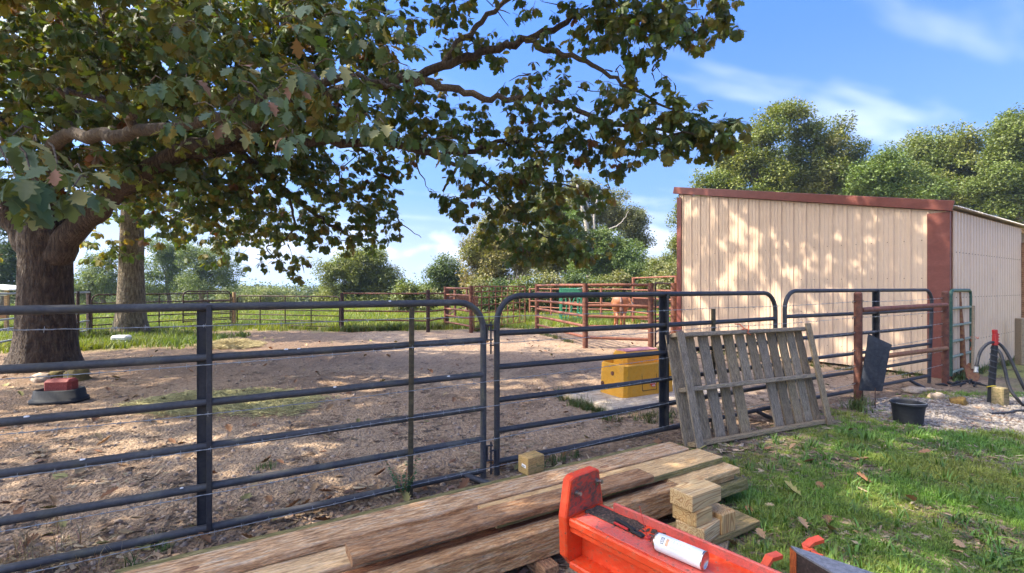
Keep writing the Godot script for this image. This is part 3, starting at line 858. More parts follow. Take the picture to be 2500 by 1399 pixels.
	# foliage: [px, py, rx, ry, depth, leaf layers]
	var blobs := [
		[80, 100, 200, 130, 8.5, 2.0], [60, 280, 170, 120, 7.5, 2.0], [260, 80, 170, 120, 8, 2.0], [300, 220, 170, 110, 8, 2.0], [450, 90, 170, 120, 8, 2.0], [480, 250, 170, 100, 8, 1.9],
		[640, 100, 170, 120, 8, 2.0], [660, 250, 160, 100, 8, 1.8], [820, 90, 150, 110, 8, 1.9], [830, 240, 150, 90, 8, 1.8], [930, 60, 80, 90, 8, 1.4], [950, 210, 90, 100, 8, 1.7], [190, 400, 170, 80, 7.8, 2.0],
		[400, 440, 150, 80, 8.4, 2.0], [560, 420, 130, 80, 8.6, 1.9], [700, 420, 120, 80, 8.8, 1.7], [830, 420, 110, 90, 9, 1.5], [930, 390, 70, 80, 9, 1.5], [640, 520, 120, 55, 9.4, 1.2], [780, 525, 90, 55, 9.6, 1.4],
		[880, 535, 60, 50, 9.6, 1.5], [860, 595, 60, 38, 9.8, 1.2], [930, 480, 55, 70, 9.2, 1.3], [962, 555, 22, 35, 9.4, 1.2], [480, 530, 100, 50, 10, 1.2], [600, 580, 90, 40, 10.5, .9], [700, 600, 70, 34, 10, .8], [672, 648, 40, 18, 10, .8], [738, 652, 18, 26, 10, 1.1],
		[1060, 50, 70, 60, 7.6, .9], [1120, 130, 80, 60, 7.5, .75], [1050, 260, 80, 70, 8, 1.0], [1160, 300, 90, 50, 8, 1.0], [1100, 330, 90, 45, 8.2, .9], [1235, 275, 80, 40, 7.5, .7], [1300, 190, 70, 38, 7.2, .4], [1335, 140, 70, 36, 7.2, .5],
		[1400, 220, 80, 50, 7, .7], [1210, 30, 70, 40, 7.4, .4], [1400, 28, 100, 42, 7, 1.2], [1530, 35, 110, 58, 6.6, 1.9], [1660, 35, 110, 52, 6.4, 1.9], [1770, 25, 62, 38, 6.2, 1.5], [1620, 98, 90, 32, 6.4, 1.2], [1490, 110, 46, 28, 6.6, 1.0],
		[1500, 182, 40, 28, 6.6, .8], [1590, 185, 22, 18, 6.5, .9], [1720, 70, 60, 30, 6.3, 1.2], [1500, 270, 80, 48, 6.8, 1.4], [1600, 290, 90, 52, 6.6, 1.9], [1690, 312, 80, 50, 6.4, 1.9], [1765, 312, 55, 30, 6.3, 1.4], [1620, 362, 95, 36, 6.6, 1.5],
		[1380, 300, 85, 48, 7.2, 1.1], [1280, 318, 80, 38, 7.6, .9], [1330, 382, 105, 38, 7.8, 1.2], [1450, 352, 90, 38, 7.2, 1.3], [1500, 398, 60, 26, 7.2, .9], [1140, 432, 55, 34, 8, 1.1], [1090, 492, 45, 38, 8.4, 1.6], [1120, 548, 28, 20, 8.5, .8],
		[1200, 448, 80, 32, 8.4, 1.1], [1300, 440, 90, 32, 8.5, 1.4], [1400, 450, 90, 28, 8.5, 1.4], [1490, 470, 46, 22, 8.4, 1.1], [1240, 512, 80, 38, 9, 1.5], [1330, 520, 85, 42, 9, 1.6], [1300, 580, 85, 36, 9, 1.7], [1385, 600, 85, 32, 9, 1.8], [1290, 622, 46, 18, 9, 1.3], [1455, 612, 46, 20, 9, 1.4]]
	var xfs := []
	var cols := []
	for k in rosette.size():
		xfs.append([]); cols.append([])
	var tw := MB.new()
	for b in blobs:
		var ax: float = b[2] * b[4] / F
		var ay: float = b[3] * b[4] / F
		var az: float = maxf(ax * .8, .45)
		var n := int(PI * ax * ay * b[5] * (2.1 if b[0] > 1000 else 1.5) / .033)
		var ctr := P(b[0], b[1], b[4])
		# boughs inside the clump that the rosettes sit on
		var hubs := []
		for h in maxi(3, n / 14):
			var q := rand_ball()
			var hp := ctr + Vector3(q.x * ax, q.y * ay, q.z * az)
			hubs.append(hp)
			tw.tube([ctr.lerp(hp, .15) + Vector3(0, .05, 0), ctr.lerp(hp, .6) + Vector3(0, rnd(.0, .1), 0), hp], [.012, .008, .004], 4, false)
		for i in n:
			var hp: Vector3 = hubs[rng.randi() % hubs.size()]
			var q := rand_ball()
			var sp := minf(.42, ax * .6)
			var p := hp + q * Vector3(sp, minf(.34, ay * .6), sp)
			var out := (p - hp) + Vector3(rnd(-.1, .1), -.05, rnd(-.1, .1))
			put_rosette(xfs, cols, p, out, rnd(.68, .98))
	# the rest of the crown, above the picture: lobes round the limbs
	var lobes := 0
	while lobes < 94:
		var a := rnd(0, TAU)
		var rr := sqrt(rng.randf()) * 9.0
		var c := Vector3(-5.6 + cos(a) * rr, rnd(4.6, 12.5), -6.2 + sin(a) * rr * .92)
		if (c.y - 4.6) / 8.4 > 1.05 - pow(rr / 9.2, 2.0) * .7: continue
		if in_frame(c, .13): continue
		lobes += 1
		var sz := rnd(.55, 1.05)
		for i in int(88 * sz * sz):
			var p := c + rand_ball() * Vector3(sz, sz * .6, sz)
			if in_frame(p, .02): continue
			put_rosette(xfs, cols, p, p - c, rnd(.9, 1.25))
	# leaf clumps added out of view to shade low sprays, dirt and shed wall
	for k in 52:
		var c := Vector3(-6.0 + rnd(-2.8, 2.0), 5.7 + rnd(-1.4, 2.0), -2.9 + rnd(-2.4, 2.4)) if k < 36 else Vector3(rnd(-3.2, 2.2), rnd(7.2, 9.6), rnd(-11.5, -5.5))
		for i in 75:
			var p := c + rand_ball() * Vector3(.9, .5, .9)
			if in_frame(p, .02): continue
			put_rosette(xfs, cols, p, p - c, rnd(.9, 1.25))
	# branches hanging towards the camera carry the leaves seen largest
	var near := [[700, 120, 330, 150, 3.9, .9], [620, 250, 260, 110, 4.1, .8], [480, 150, 220, 150, 4.2, .7], [880, 230, 110, 110, 3.8, .8], [980, 300, 80, 60, 3.9, .6], [280, 120, 240, 140, 4.4, .8], [120, 240, 160, 90, 4.2, .7], [380, 400, 170, 60, 4.6, .8], [1090, 345, 60, 28, 3.9, .8], [1130, 400, 45, 24, 4.0, .7], [240, 360, 140, 60, 4.0, .6]]
	for b in near:
		var ax: float = b[2] * b[4] / F
		var ay: float = b[3] * b[4] / F
		var ctr := P(b[0], b[1], b[4])
		for i in int(PI * ax * ay * b[5] / .036):
			var q := rand_ball()
			put_rosette(xfs, cols, ctr + q * Vector3(ax, ay, .5), q + Vector3(0, -.3, .3), rnd(.62, .86))
	part(t, "twigs", tw, M.limb, off).set_meta("kind", "stuff")
	for k in rosette.size():
		many(t, "foliage", rosette[k], M.leaf, xfs[k], cols[k]).transform = off
	# the leaves nearest the lens, one by one
	var crown := Node3D.new()
	crown.name = "crown"
	t.add_child(crown)
	var lm := []
	for c in [Color(.060, .112, .044), Color(.070, .124, .050), Color(.056, .100, .050), Color(.135, .14, .042), Color(.27, .23, .07), Color(.082, .115, .042), Color(.25, .105, .055)]:
		var m: StandardMaterial3D = M.leaf.duplicate()
		m.vertex_color_use_as_albedo = false
		m.albedo_color = c.linear_to_srgb()
		m.backlight = Color(.34, .36, .14)
		lm.append(m)
	var sprays := [[30, 330, 2.3], [90, 345, 2.25], [20, 400, 2.1], [75, 420, 2.15], [140, 400, 2.2], [60, 470, 2.2], [120, 470, 2.25], [180, 455, 2.3], [200, 420, 2.5], [10, 470, 2.1], [230, 470, 2.5]]
	for k in 32:
		sprays.append([rnd(380, 1000), rnd(0, 330), rnd(3.0, 3.7)])
	for k in 4: sprays.append([rnd(1030, 1150), rnd(310, 380), rnd(3.6, 3.9)])
	for s in sprays:
		var ti := MB.new()
		var o := P(s[0], s[1], s[2])
		var back := o + Vector3(rnd(-.25, -.1), rnd(.04, .16), rnd(-.3, -.1))
		ti.tube([back, back.lerp(o, .5) + Vector3(0, .03, 0), o], [.006, .005, .003], 5, false)
		part(crown, "twig", ti, M.limb, off)
		for k in 6:
			var a := TAU * k / 6.0 + rnd(-.4, .4)
			var dir := Vector3(cos(a) * .9 + .25, rnd(-1.7, -.15), sin(a) * .8 + .1).normalized()
			var up := Vector3(rnd(-.5, .5), 1, rnd(-.2, .7)).normalized()
			var q := rng.randf()
			var mi: int = 0 if q < .3 else (1 if q < .52 else (2 if q < .7 else (5 if q < .82 else (3 if q < .9 else (4 if q < .975 else 6)))))
			part(crown, "leaf", one_leaf[rng.randi() % 8], lm[mi], off * Transform3D(frame(dir, up).scaled(Vector3.ONE * rnd(.50, .78)), o + dir * rnd(.0, .05)))
func rand_ball() -> Vector3:
	for i in 20:
		var p := Vector3(rnd(-1, 1), rnd(-1, 1), rnd(-1, 1))
		if p.length() < 1.0: return p
	return Vector3.ZERO
func put_rosette(xfs: Array, cols: Array, p: Vector3, out: Vector3, s: float) -> void:
	var k := rng.randi() % rosette.size()
	var dir := (out.normalized() + Vector3(rnd(-.4, .4), rnd(-.5, .2), rnd(-.4, .4))).normalized()
	if absf(dir.y) > .97: dir = Vector3(1, dir.y * .5, 0).normalized()
	xfs[k].append(Transform3D(frame(dir, Vector3.UP).scaled(Vector3.ONE * s), p))
	cols[k].append(oak_color())

# a tree of the middle distance: trunk, a few limbs, a crown of sprigs gathered in lobes
func far_tree(called: String, label: String, base: Vector3, h: float, trunk_r: float, lobes: Array, tone: Color, tone2: Color, dens := 1.0, sprig_size := 1.0, bark: Material = null, group := "") -> Node3D:
	var t := thing(called, label, "tree", Transform3D(Basis.IDENTITY, base), group)
	if bark == null: bark = M.bark2
	var m := MB.new()
	var top := h * .72
	m.tube([Vector3(0, -.3, 0), Vector3(.02 * h, h * .2, 0), Vector3(-.01 * h, h * .45, .01 * h), Vector3(.01 * h, top, 0)], [trunk_r * 1.3, trunk_r, trunk_r * .75, trunk_r * .2], 9)
	for l in lobes:
		var c: Vector3 = l[0]
		var y0 := clampf(c.y - l[1].x * .9, h * .15, h * .6)
		m.tube([Vector3(0, y0, 0), Vector3(c.x * .5, lerpf(y0, c.y, .6), c.z * .5), c + Vector3(0, l[1].y * .3, 0)], [trunk_r * .5, trunk_r * .3, trunk_r * .08], 6, false)
	part(t, "trunk", m, bark)
	var xf := []
	var cl := []
	for k in sprig.size():
		xf.append([]); cl.append([])
	for l in lobes:
		var c: Vector3 = l[0]
		var rad: Vector3 = l[1]
		var n := int(rad.x * rad.y * 95.0 * dens / (sprig_size * sprig_size))
		# the lobe breaks up into boughs, each a loose tuft of sprigs
		var boughs := []
		for i in 11:
			boughs.append([rand_ball().normalized() * rnd(.45, .95), rnd(.26, .50)])
		for i in n:
			var bg: Array = boughs[rng.randi() % 11]
			var q: Vector3 = bg[0] + rand_ball() * bg[1] * (1.0 if rng.randf() > .1 else 1.5)
			if rng.randf() < .12: q = rand_ball()
			var p := c + q * rad
			var k := rng.randi() % sprig.size()
			xf[k].append(Transform3D(Basis(Vector3.UP, rnd(0, TAU)).scaled(Vector3.ONE * rnd(.75, 1.35) * sprig_size), p))
			var kk := rnd(.85, 1.35)
			var cc := tone.lerp(tone2, clampf(.5 + .9 * tn.get_noise_3d(p.x * 3.0, p.y * 3.0, p.z * 3.0) + rnd(-.3, .3), 0, 1))
			cl[k].append(Color(cc.r * kk, cc.g * kk, cc.b * kk))
	for k in sprig.size():
		if xf[k].size(): many(t, "crown", sprig[k], M.leaf_far, xf[k], cl[k])
	return t
# lobes given in photograph pixels for a tree at depth d, turned into metres about its base
func lobes_px(base: Vector3, d: float, list: Array) -> Array:
	var out := []
	for l in list:
		var c := P(l[0], l[1], d + (l[4] if l.size() > 4 else 0.0)) - base
		var rx: float = l[2] * d / F
		var ry: float = l[3] * d / F
		out.append([c, Vector3(rx, ry, rx) * 1.12])
	return out
func tree_px(called: String, label: String, px: float, d: float, list: Array, tone: Color, tone2: Color, dens := 1.0, tr := .18, sp := 1.0, group := "") -> Node3D:
	var base := AT(px, d)
	base.y = gh(base.x, base.z)
	var ls := lobes_px(base, d, list)
	var h := 0.0
	for l in ls: h = maxf(h, l[0].y + l[1].y)
	return far_tree(called, label, base, h, tr, ls, tone, tone2, dens, sp, null, group)

func build_second_oak() -> void:
	var base := AT(320, 13.9)
	var t := thing("shade_tree", "tall straight oak trunk with flared roots inside the pen", "tree", Transform3D(Basis.IDENTITY, base))
	var off := Transform3D(Basis.IDENTITY, -base)
	var m := MB.new()
	trunk(m, [P(318, 830, 13.9), P(319, 790, 13.9), P(320, 740, 13.9), P(321, 660, 13.9), P(322, 580, 13.9), P(324, 500, 13.9), P(326, 400, 13.9), P(320, 250, 13.9)], [.46, .38, .325, .30, .285, .27, .24, .16], 64, 4, .5, 2.2)
	part(t, "trunk", m, M.bark2, off)
	var br := MB.new()
	for s in [[[324, 480, 13.9, .16], [420, 420, 13.5, .12], [540, 440, 13.0, .08], [640, 500, 12.6, .04]], [[324, 520, 13.9, .1], [380, 500, 13.4, .07], [470, 540, 13.0, .05], [560, 575, 12.6, .02]], [[322, 500, 13.9, .12], [260, 470, 13.5, .09], [200, 520, 13.2, .05]], [[324, 400, 13.9, .16], [250, 250, 14, .1], [150, 100, 14, .05]], [[324, 380, 13.9, .16], [450, 200, 13.6, .1], [600, 60, 13.4, .05]]]:
		var pr := limb_pts(s)
		br.tube(pr[0], pr[1], 8)
	part(t, "limbs", br, M.limb, off)
	var xfs := []
	var cols := []
	for k in rosette.size():
		xfs.append([]); cols.append([])
	for b in [[235, 570, 60, 60, 13.2, 1.1], [270, 630, 50, 30, 13.2, .9], [240, 500, 70, 40, 13.4, 1.2], [420, 500, 110, 45, 13.2, 1.4], [520, 550, 90, 40, 12.8, 1.2], [590, 600, 60, 28, 12.6, 1.0], [500, 610, 50, 26, 12.8, 1.0], [550, 640, 28, 24, 12.6, .9], [400, 570, 60, 34, 13, .8], [640, 560, 70, 40, 12.6, 1.0], [350, 440, 170, 60, 13.6, 1.4], [600, 470, 120, 50, 13.0, 1.2], [300, 300, 250, 120, 13.8, 1.2], [560, 300, 200, 120, 13.6, 1.2], [400, 130, 300, 130, 13.6, 1.2], [200, -60, 300, 130, 13.8, 1.2], [600, -60, 260, 130, 13.4, 1.2], [400, -220, 260, 110, 13.4, 1.2], [60, 600, 70, 50, 13.6, .8], [30, 520, 60, 50, 13.6, .8]]:
		var ax: float = b[2] * b[4] / F
		var ay: float = b[3] * b[4] / F
		var ctr := P(b[0], b[1], b[4])
		for i in int(PI * ax * ay * b[5] / .062):
			var q := rand_ball()
			put_rosette(xfs, cols, ctr + q * Vector3(ax, ay, maxf(ax * .7, .5)), q, rnd(1.0, 1.35))
			var k := cols.size()
	for k in rosette.size():
		for i in cols[k].size():
			var c: Color = cols[k][i]
			cols[k][i] = Color(c.r * 1.35, c.g * 1.25, c.b * .9)
		many(t, "foliage", rosette[k], M.leaf, xfs[k], cols[k]).transform = off

func build_far_trees() -> void:
	var ygreen := Color(.235, .215, .045)
	var green := Color(.145, .17, .045)
	var dark := Color(.075, .105, .034)
	var olive := Color(.215, .18, .065)
	var rusty := Color(.225, .15, .065)
	var pale := Color(.245, .23, .11)
	tree_px("pasture_tree", "rounded yellow-green tree standing alone in the pasture", 880, 37, [[880, 665, 62, 50], [835, 690, 50, 45, -1], [930, 690, 52, 42, 1], [900, 640, 45, 30], [850, 650, 40, 30], [960, 715, 30, 24], [810, 725, 34, 22], [880, 720, 80, 26]], ygreen, green, 1.1, .22)
	tree_px("dark_tree", "small dark green rounded tree at the edge of the pasture", 1090, 34, [[1090, 655, 36, 30], [1070, 690, 40, 32], [1115, 690, 36, 34], [1060, 725, 36, 22], [1110, 730, 40, 22]], dark, green, 1.3, .18)
	tree_px("rusty_tree", "tree with thin rusty brown and olive leaves behind the corral", 1215, 31, [[1190, 620, 44, 60], [1225, 560, 46, 50], [1165, 670, 42, 40], [1240, 650, 56, 50], [1150, 610, 26, 30], [1270, 600, 46, 46], [1200, 700, 60, 30], [1180, 560, 22, 30]], rusty, ygreen, 1.2, .2)
	tree_px("tall_pale_tree", "tall pale green tree behind the bare dead snag", 1440, 38, [[1330, 560, 60, 60], [1395, 500, 50, 50], [1340, 500, 40, 36], [1480, 510, 50, 46], [1520, 550, 46, 40], [1560, 580, 28, 22], [1450, 600, 70, 50], [1380, 640, 70, 50], [1330, 640, 60, 50], [1490, 640, 60, 40], [1420, 470, 40, 22], [1545, 540, 24, 30]], pale, olive, 1.3, .3)
	tree_px("bright_tree", "bright green young tree under the dead snag", 1480, 33, [[1390, 545, 38, 32], [1480, 600, 50, 36], [1520, 630, 50, 36], [1450, 650, 56, 34], [1540, 670, 40, 28]], Color(0.145, 0.203, 0.046), green, 1.5, .15)
	# the bare snag
	var sb := AT(1437, 35)
	sb.y = gh(sb.x, sb.z)
	var sn := thing("dead_snag", "bare grey dead tree rising out of the green trees", "tree", Transform3D(Basis.IDENTITY, sb))
	var sm := MB.new()
	for s in [[[1440, 720, 35, .22], [1437, 600, 35, .19], [1430, 540, 35, .16], [1418, 490, 35, .12], [1408, 440, 35, .06]], [[1437, 600, 35, .12], [1450, 560, 35, .1], [1452, 510, 35, .07], [1462, 470, 35, .03]], [[1452, 540, 35, .05], [1436, 505, 35, .03], [1425, 475, 35, .02]], [[1452, 520, 35, .05], [1470, 490, 35, .03]], [[1470, 562, 34, .06], [1500, 555, 34, .05], [1520, 540, 34, .03], [1535, 515, 34, .015]], [[1437, 580, 35, .06], [1470, 562, 34, .06]], [[1424, 500, 35, .03], [1400, 505, 35, .02], [1385, 500, 35, .01]]]:
		var pr := limb_pts(s)
		sm.tube(pr[0], pr[1], 6)
	part(sn, "trunk", sm, M.dead, Transform3D(Basis.IDENTITY, -sb))
	# fallen bare top: a fan of grey twigs
	var bb := AT(1245, 28)
	bb.y = gh(bb.x, bb.z)
	var bt := thing("dead_brush", "fan of bare grey dead branches behind the corral", "brush", Transform3D(Basis.IDENTITY, bb))
	var bm := MB.new()
	for i in 46:
		var a := rnd(-1.3, .9)
		var l := rnd(1.0, 2.3)
		var tip := Vector3(sin(a) * l * .9, cos(a) * l * .8 + .6, rnd(-.6, .6))
		bm.tube([Vector3(.3, .0, 0), Vector3(.2, .4, 0), tip * .5 + Vector3(rnd(-.1, .1), rnd(-.1, .2), 0), tip], [.04, .03, .018, .006], 4, false)
	part(bt, "branches", bm, M.dead)
	# hedge row behind the corral
	var shrub_spots := [[1010, 735, 26], [1180, 730, 27], [1230, 735, 26], [1285, 730, 25], [1340, 725, 26], [1400, 722, 27], [1455, 722, 27], [1510, 715, 28], [1560, 700, 29], [1610, 695, 28], [1650, 700, 26]]
	for i in shrub_spots.size():
		var s: Array = shrub_spots[i]
		var tones: Array = [[olive, green], [pale, olive], [green, dark]][i % 3]
		var words: Array = ["olive leafy shrub", "pale grey-green shrub", "deep green shrub"]
		var nb: Array = ["beyond the end of the three-rail fence", "behind the near end of the mesh panel", "below the fan of dead branches", "past the far end of the mesh panel", "behind the corner post of the six-rail fence", "behind the green cattle chute", "between the chute and the horse", "straight behind the horse", "behind the post of the tall rusty frame", "under the high crossbar of the rusty frame", "against the corner of the metal shed"]
		tree_px("hedge_shrub", words[i % 3] + " " + nb[i], s[0], s[2], [[s[0], s[1] - 20, 34, 30], [s[0] - 22, s[1], 30, 22], [s[0] + 24, s[1], 30, 24], [s[0], s[1] + 12, 44, 16]], tones[0], tones[1], 1.5, .06, 1.0, "shrubs in the hedge row")
	tree_px("hedge_tree", "broad green tree between the snag and the metal shed", 1600, 42, [[1590, 660, 40, 26], [1630, 650, 34, 28], [1560, 680, 34, 24], [1610, 690, 50, 26], [1645, 680, 30, 30]], green, ygreen, 1.1, .2)
	tree_px("hedge_tree", "narrow green tree rising just beside the shed trim", 1668, 33, [[1655, 590, 22, 24], [1668, 550, 26, 30], [1680, 510, 30, 30], [1690, 600, 36, 60]], green, ygreen, 1.0, .2)
	# trees over the shed roof
	tree_px("shed_tree", "tall tree with one bough reaching high above the shed roof", 1842, 29, [[1915, 285, 46, 34], [1870, 320, 44, 32], [1830, 375, 50, 44], [1790, 400, 36, 40], [1870, 410, 60, 50], [1760, 445, 50, 34], [1830, 470, 80, 50], [1725, 450, 30, 22]], green, ygreen, 1.15, .24)
	tree_px("shed_tree", "wind-ruffled olive tree with ragged upright shoots above the shed", 2010, 30, [[1960, 330, 46, 38], [1985, 380, 56, 46], [2040, 370, 40, 50], [2055, 310, 18, 26], [1940, 420, 60, 50], [2070, 420, 46, 40], [2010, 450, 90, 50], [2095, 370, 18, 26]], olive, green, 1.05, .24)
	tree_px("shed_tree", "low bright green tree over the middle of the shed roof", 2170, 27, [[2150, 400, 46, 30], [2190, 420, 46, 34], [2130, 450, 60, 40], [2200, 470, 70, 44]], Color(0.145, 0.189, 0.046), green, 1.1, .2)
	tree_px("shed_tree", "dome-topped green tree behind the low end of the shed", 2300, 31, [[2305, 350, 70, 42], [2250, 390, 60, 46], [2360, 390, 66, 46], [2300, 440, 110, 60], [2400, 450, 60, 50], [2240, 470, 80, 50]], ygreen, green, 1.15, .25)
	tree_px("shed_tree", "leafy tree towering beyond the corrugated wall", 2490, 27, [[2500, 310, 56, 44], [2450, 350, 40, 44], [2540, 340, 60, 60], [2480, 420, 70, 56], [2430, 450, 50, 50], [2500, 490, 80, 50], [2560, 430, 70, 80]], green, Color(0.189, 0.203, 0.052), 1.15, .24)
	tree_px("shed_tree", "dark green tree filling in behind the roof ridge", 2080, 36, [[2080, 440, 110, 50], [1960, 455, 110, 50], [2200, 455, 110, 50], [2330, 480, 110, 50], [1850, 490, 90, 40], [2420, 470, 90, 60]], dark, green, 1.6, .24)
	# left, beyond the trunks
	tree_px("pasture_edge_tree", "slender light green tree between the two oak trunks", 410, 46, [[410, 610, 34, 34], [395, 650, 44, 34], [430, 640, 34, 30], [410, 690, 60, 30]], Color(0.174, 0.216, 0.057), green, .8, .18)
	tree_px("pasture_edge_tree", "open-crowned tree with layered boughs over the pen gate", 490, 44, [[480, 650, 40, 24], [520, 625, 44, 22], [550, 655, 34, 20], [500, 690, 56, 28], [545, 690, 34, 24], [460, 610, 30, 16]], green, Color(0.174, 0.203, 0.057), .8, .2)
	tree_px("pasture_edge_tree", "bushy light green tree behind the galvanized panel", 250, 42, [[250, 650, 46, 34], [220, 690, 46, 34], [280, 690, 46, 34], [200, 720, 40, 22]], Color(0.189, 0.216, 0.057), green, .9, .18)
	tree_px("dusky_tree", "dark bluish tree seen past the big oak trunk", 10, 30, [[10, 600, 40, 50], [30, 640, 30, 40], [-20, 650, 50, 50], [10, 690, 40, 26]], Color(0.072, 0.101, 0.052), dark, .9, .2)
	for i in 5:
		var px: float = [330, 600, 660, 1000, 130][i]
		tree_px("valley_tree", ["leafy tree at the valley edge behind the trunk with flared roots", "round bush at the valley edge beyond the post between two gates", "low light green bush at the valley edge past the panel gate", "dark bush at the valley edge beside the small dark tree", "pale bush at the valley edge next to the galvanized panel"][i], px, 52, [[px, 722, 46, 16], [px - 30, 730, 34, 14], [px + 30, 730, 36, 14]], [green, ygreen, ygreen, dark, pale][i], green, 1.0, .1)
	# the wood that fills the valley
	var xf := []
	var cl := []
	for k in sprig.size():
		xf.append([]); cl.append([])
	var count := 0
	while count < 5200:
		var d := 62.0 + pow(rng.randf(), 1.6) * 760.0
		var px := rnd(-700, 1750)
		var p := AT(px, d)
		p.y = gh(p.x, p.z)
		count += 1
		var th := rnd(7.0, 11.0) * (.6 + .4 * smooth(62, 110, d))
		var tone := green.lerp(ygreen, rng.randf()).lerp(dark, rng.randf() * .5)
		var n := int(clampf(2400.0 / d, 7, 26))
		for i in n:
			var q := rand_ball()
			var k := rng.randi() % sprig.size()
			var kk := rnd(.75, 1.2)
			var s := clampf(d / 34.0, 2.8, 11.0) * rnd(.8, 1.2)
			xf[k].append(Transform3D(Basis(Vector3.UP, rnd(0, TAU)).scaled(Vector3(s, s * .8, s)), p + Vector3(q.x * 3.2, th * .62 + q.y * th * .36, q.z * 3.2)))
			cl[k].append(Color(tone.r * kk, tone.g * kk, tone.b * kk))
	var fo := thing("valley_forest", "distant green woodland filling the valley below the pasture", "forest")
	fo.set_meta("kind", "stuff")
	for k in sprig.size(): many(fo, "treetops", sprig[k], M.leaf_far, xf[k], cl[k])
	# far ridges
	var hm := MB.new()
	for ring in 3:
		var d: float = [1300.0, 1900.0, 2700.0][ring]
		var prev := Vector3.ZERO
		for i in 121:
			var a := deg_to_rad(-75 + i * 1.25)
			var y: float = [-6.0, 0.0, 6.0][ring] + 9.0 * tn.get_noise_2d(i * 2.0 + ring * 90.0, 7.0) + 5.0 * tn.get_noise_2d(i * 9.0, ring * 40.0)
			var p := Vector3(sin(a) * d, y, -cos(a) * d)
			if i > 0:
				var back := 1.12
				hm.quad(Vector3(prev.x, -40, prev.z), Vector3(p.x, -40, p.z), p, prev)
				hm.quad(prev, p, Vector3(p.x * back, -40, p.z * back), Vector3(prev.x * back, -40, prev.z * back))
			prev = p
	var hills := setting("hills", hm, mat(ntex(72, .05, 4, [0.0, rgb(58, 72, 40), .5, rgb(76, 92, 50), 1.0, rgb(92, 106, 60)], .3, .3), Vector3(.01, .01, .01), 1.0, true))
	tag(hills, "low wooded ridges along the horizon", "hills")

# ---------------------------------------------------------------- gates and fences
func gate(called: String, label: String, p0: Vector3, p1: Vector3, top: float, rails: Array, m: Material, rr: float, bend: float, braces: Array, brace_m: Material, foot_at := -1.0, category := "gate", group := "", lean := 0.0) -> Node3D:
	var bs := frame(p1 - p0, Vector3.UP)
	var l := p0.distance_to(p1)
	var t := thing(called, label, category, Transform3D(bs, p0), group)
	var pts := [Vector3(0, .012, 0), Vector3(0, top - bend, 0)]
	for k in range(1, 7):
		var a := PI / 2 * k / 6.0
		pts.append(Vector3(bend - bend * cos(a), top - bend + bend * sin(a), 0))
	for k in range(0, 7):
		var a := PI / 2 * k / 6.0
		pts.append(Vector3(l - bend + bend * sin(a), top - bend + bend * cos(a), 0))
	pts.append(Vector3(l - lean, .012, 0))
	var fm := MB.new()
	fm.tube(pts, rr, 14)
	part(t, "frame", fm, m)
	for h in rails:
		var rm := MB.new()
		var n := 6
		var rp := []
		for k in n + 1:
			var f := float(k) / n
			rp.append(Vector3(f * (l - lean * (1.0 - h / top)), h - .006 * sin(f * PI), 0))
		rm.tube(rp, rr * .97, 12)
		part(t, "rail", rm, m)
	for b in braces:
		var x: float = l * b
		var bm := MB.new()
		var hh: float = top - rails[-1]
		var cy: float = rails[-1] + hh / 2
		var wd := rr * 3.1
		bm.box(Vector3(x, cy, -rr * 1.02), Vector3(wd, hh, .004), Basis.IDENTITY, .001)
		bm.box(Vector3(x + wd / 2, cy, rr * .15), Vector3(.004, hh + rr, rr * 2.6), Basis.IDENTITY, .001)
		bm.box(Vector3(x + wd / 2 - .012, cy, rr * 1.45), Vector3(.024, hh + rr, .004), Basis.IDENTITY, .001)
		bm.box(Vector3(x - wd / 2, cy, -rr * .8), Vector3(.004, hh, rr * .6), Basis.IDENTITY, .001)
		part(t, "brace", bm, brace_m)
	if foot_at >= 0.0:
		var f := MB.new()
		f.tube([Vector3(l * foot_at, rails[-1], 0), Vector3(l * foot_at + .06, rails[-1] * .6, .05), Vector3(l * foot_at + .17, .0, .14)], rr * .95, 10)
		part(t, "foot", f, m)
	return t
const RAILS := [1.025, .772, .525, .296, .063]
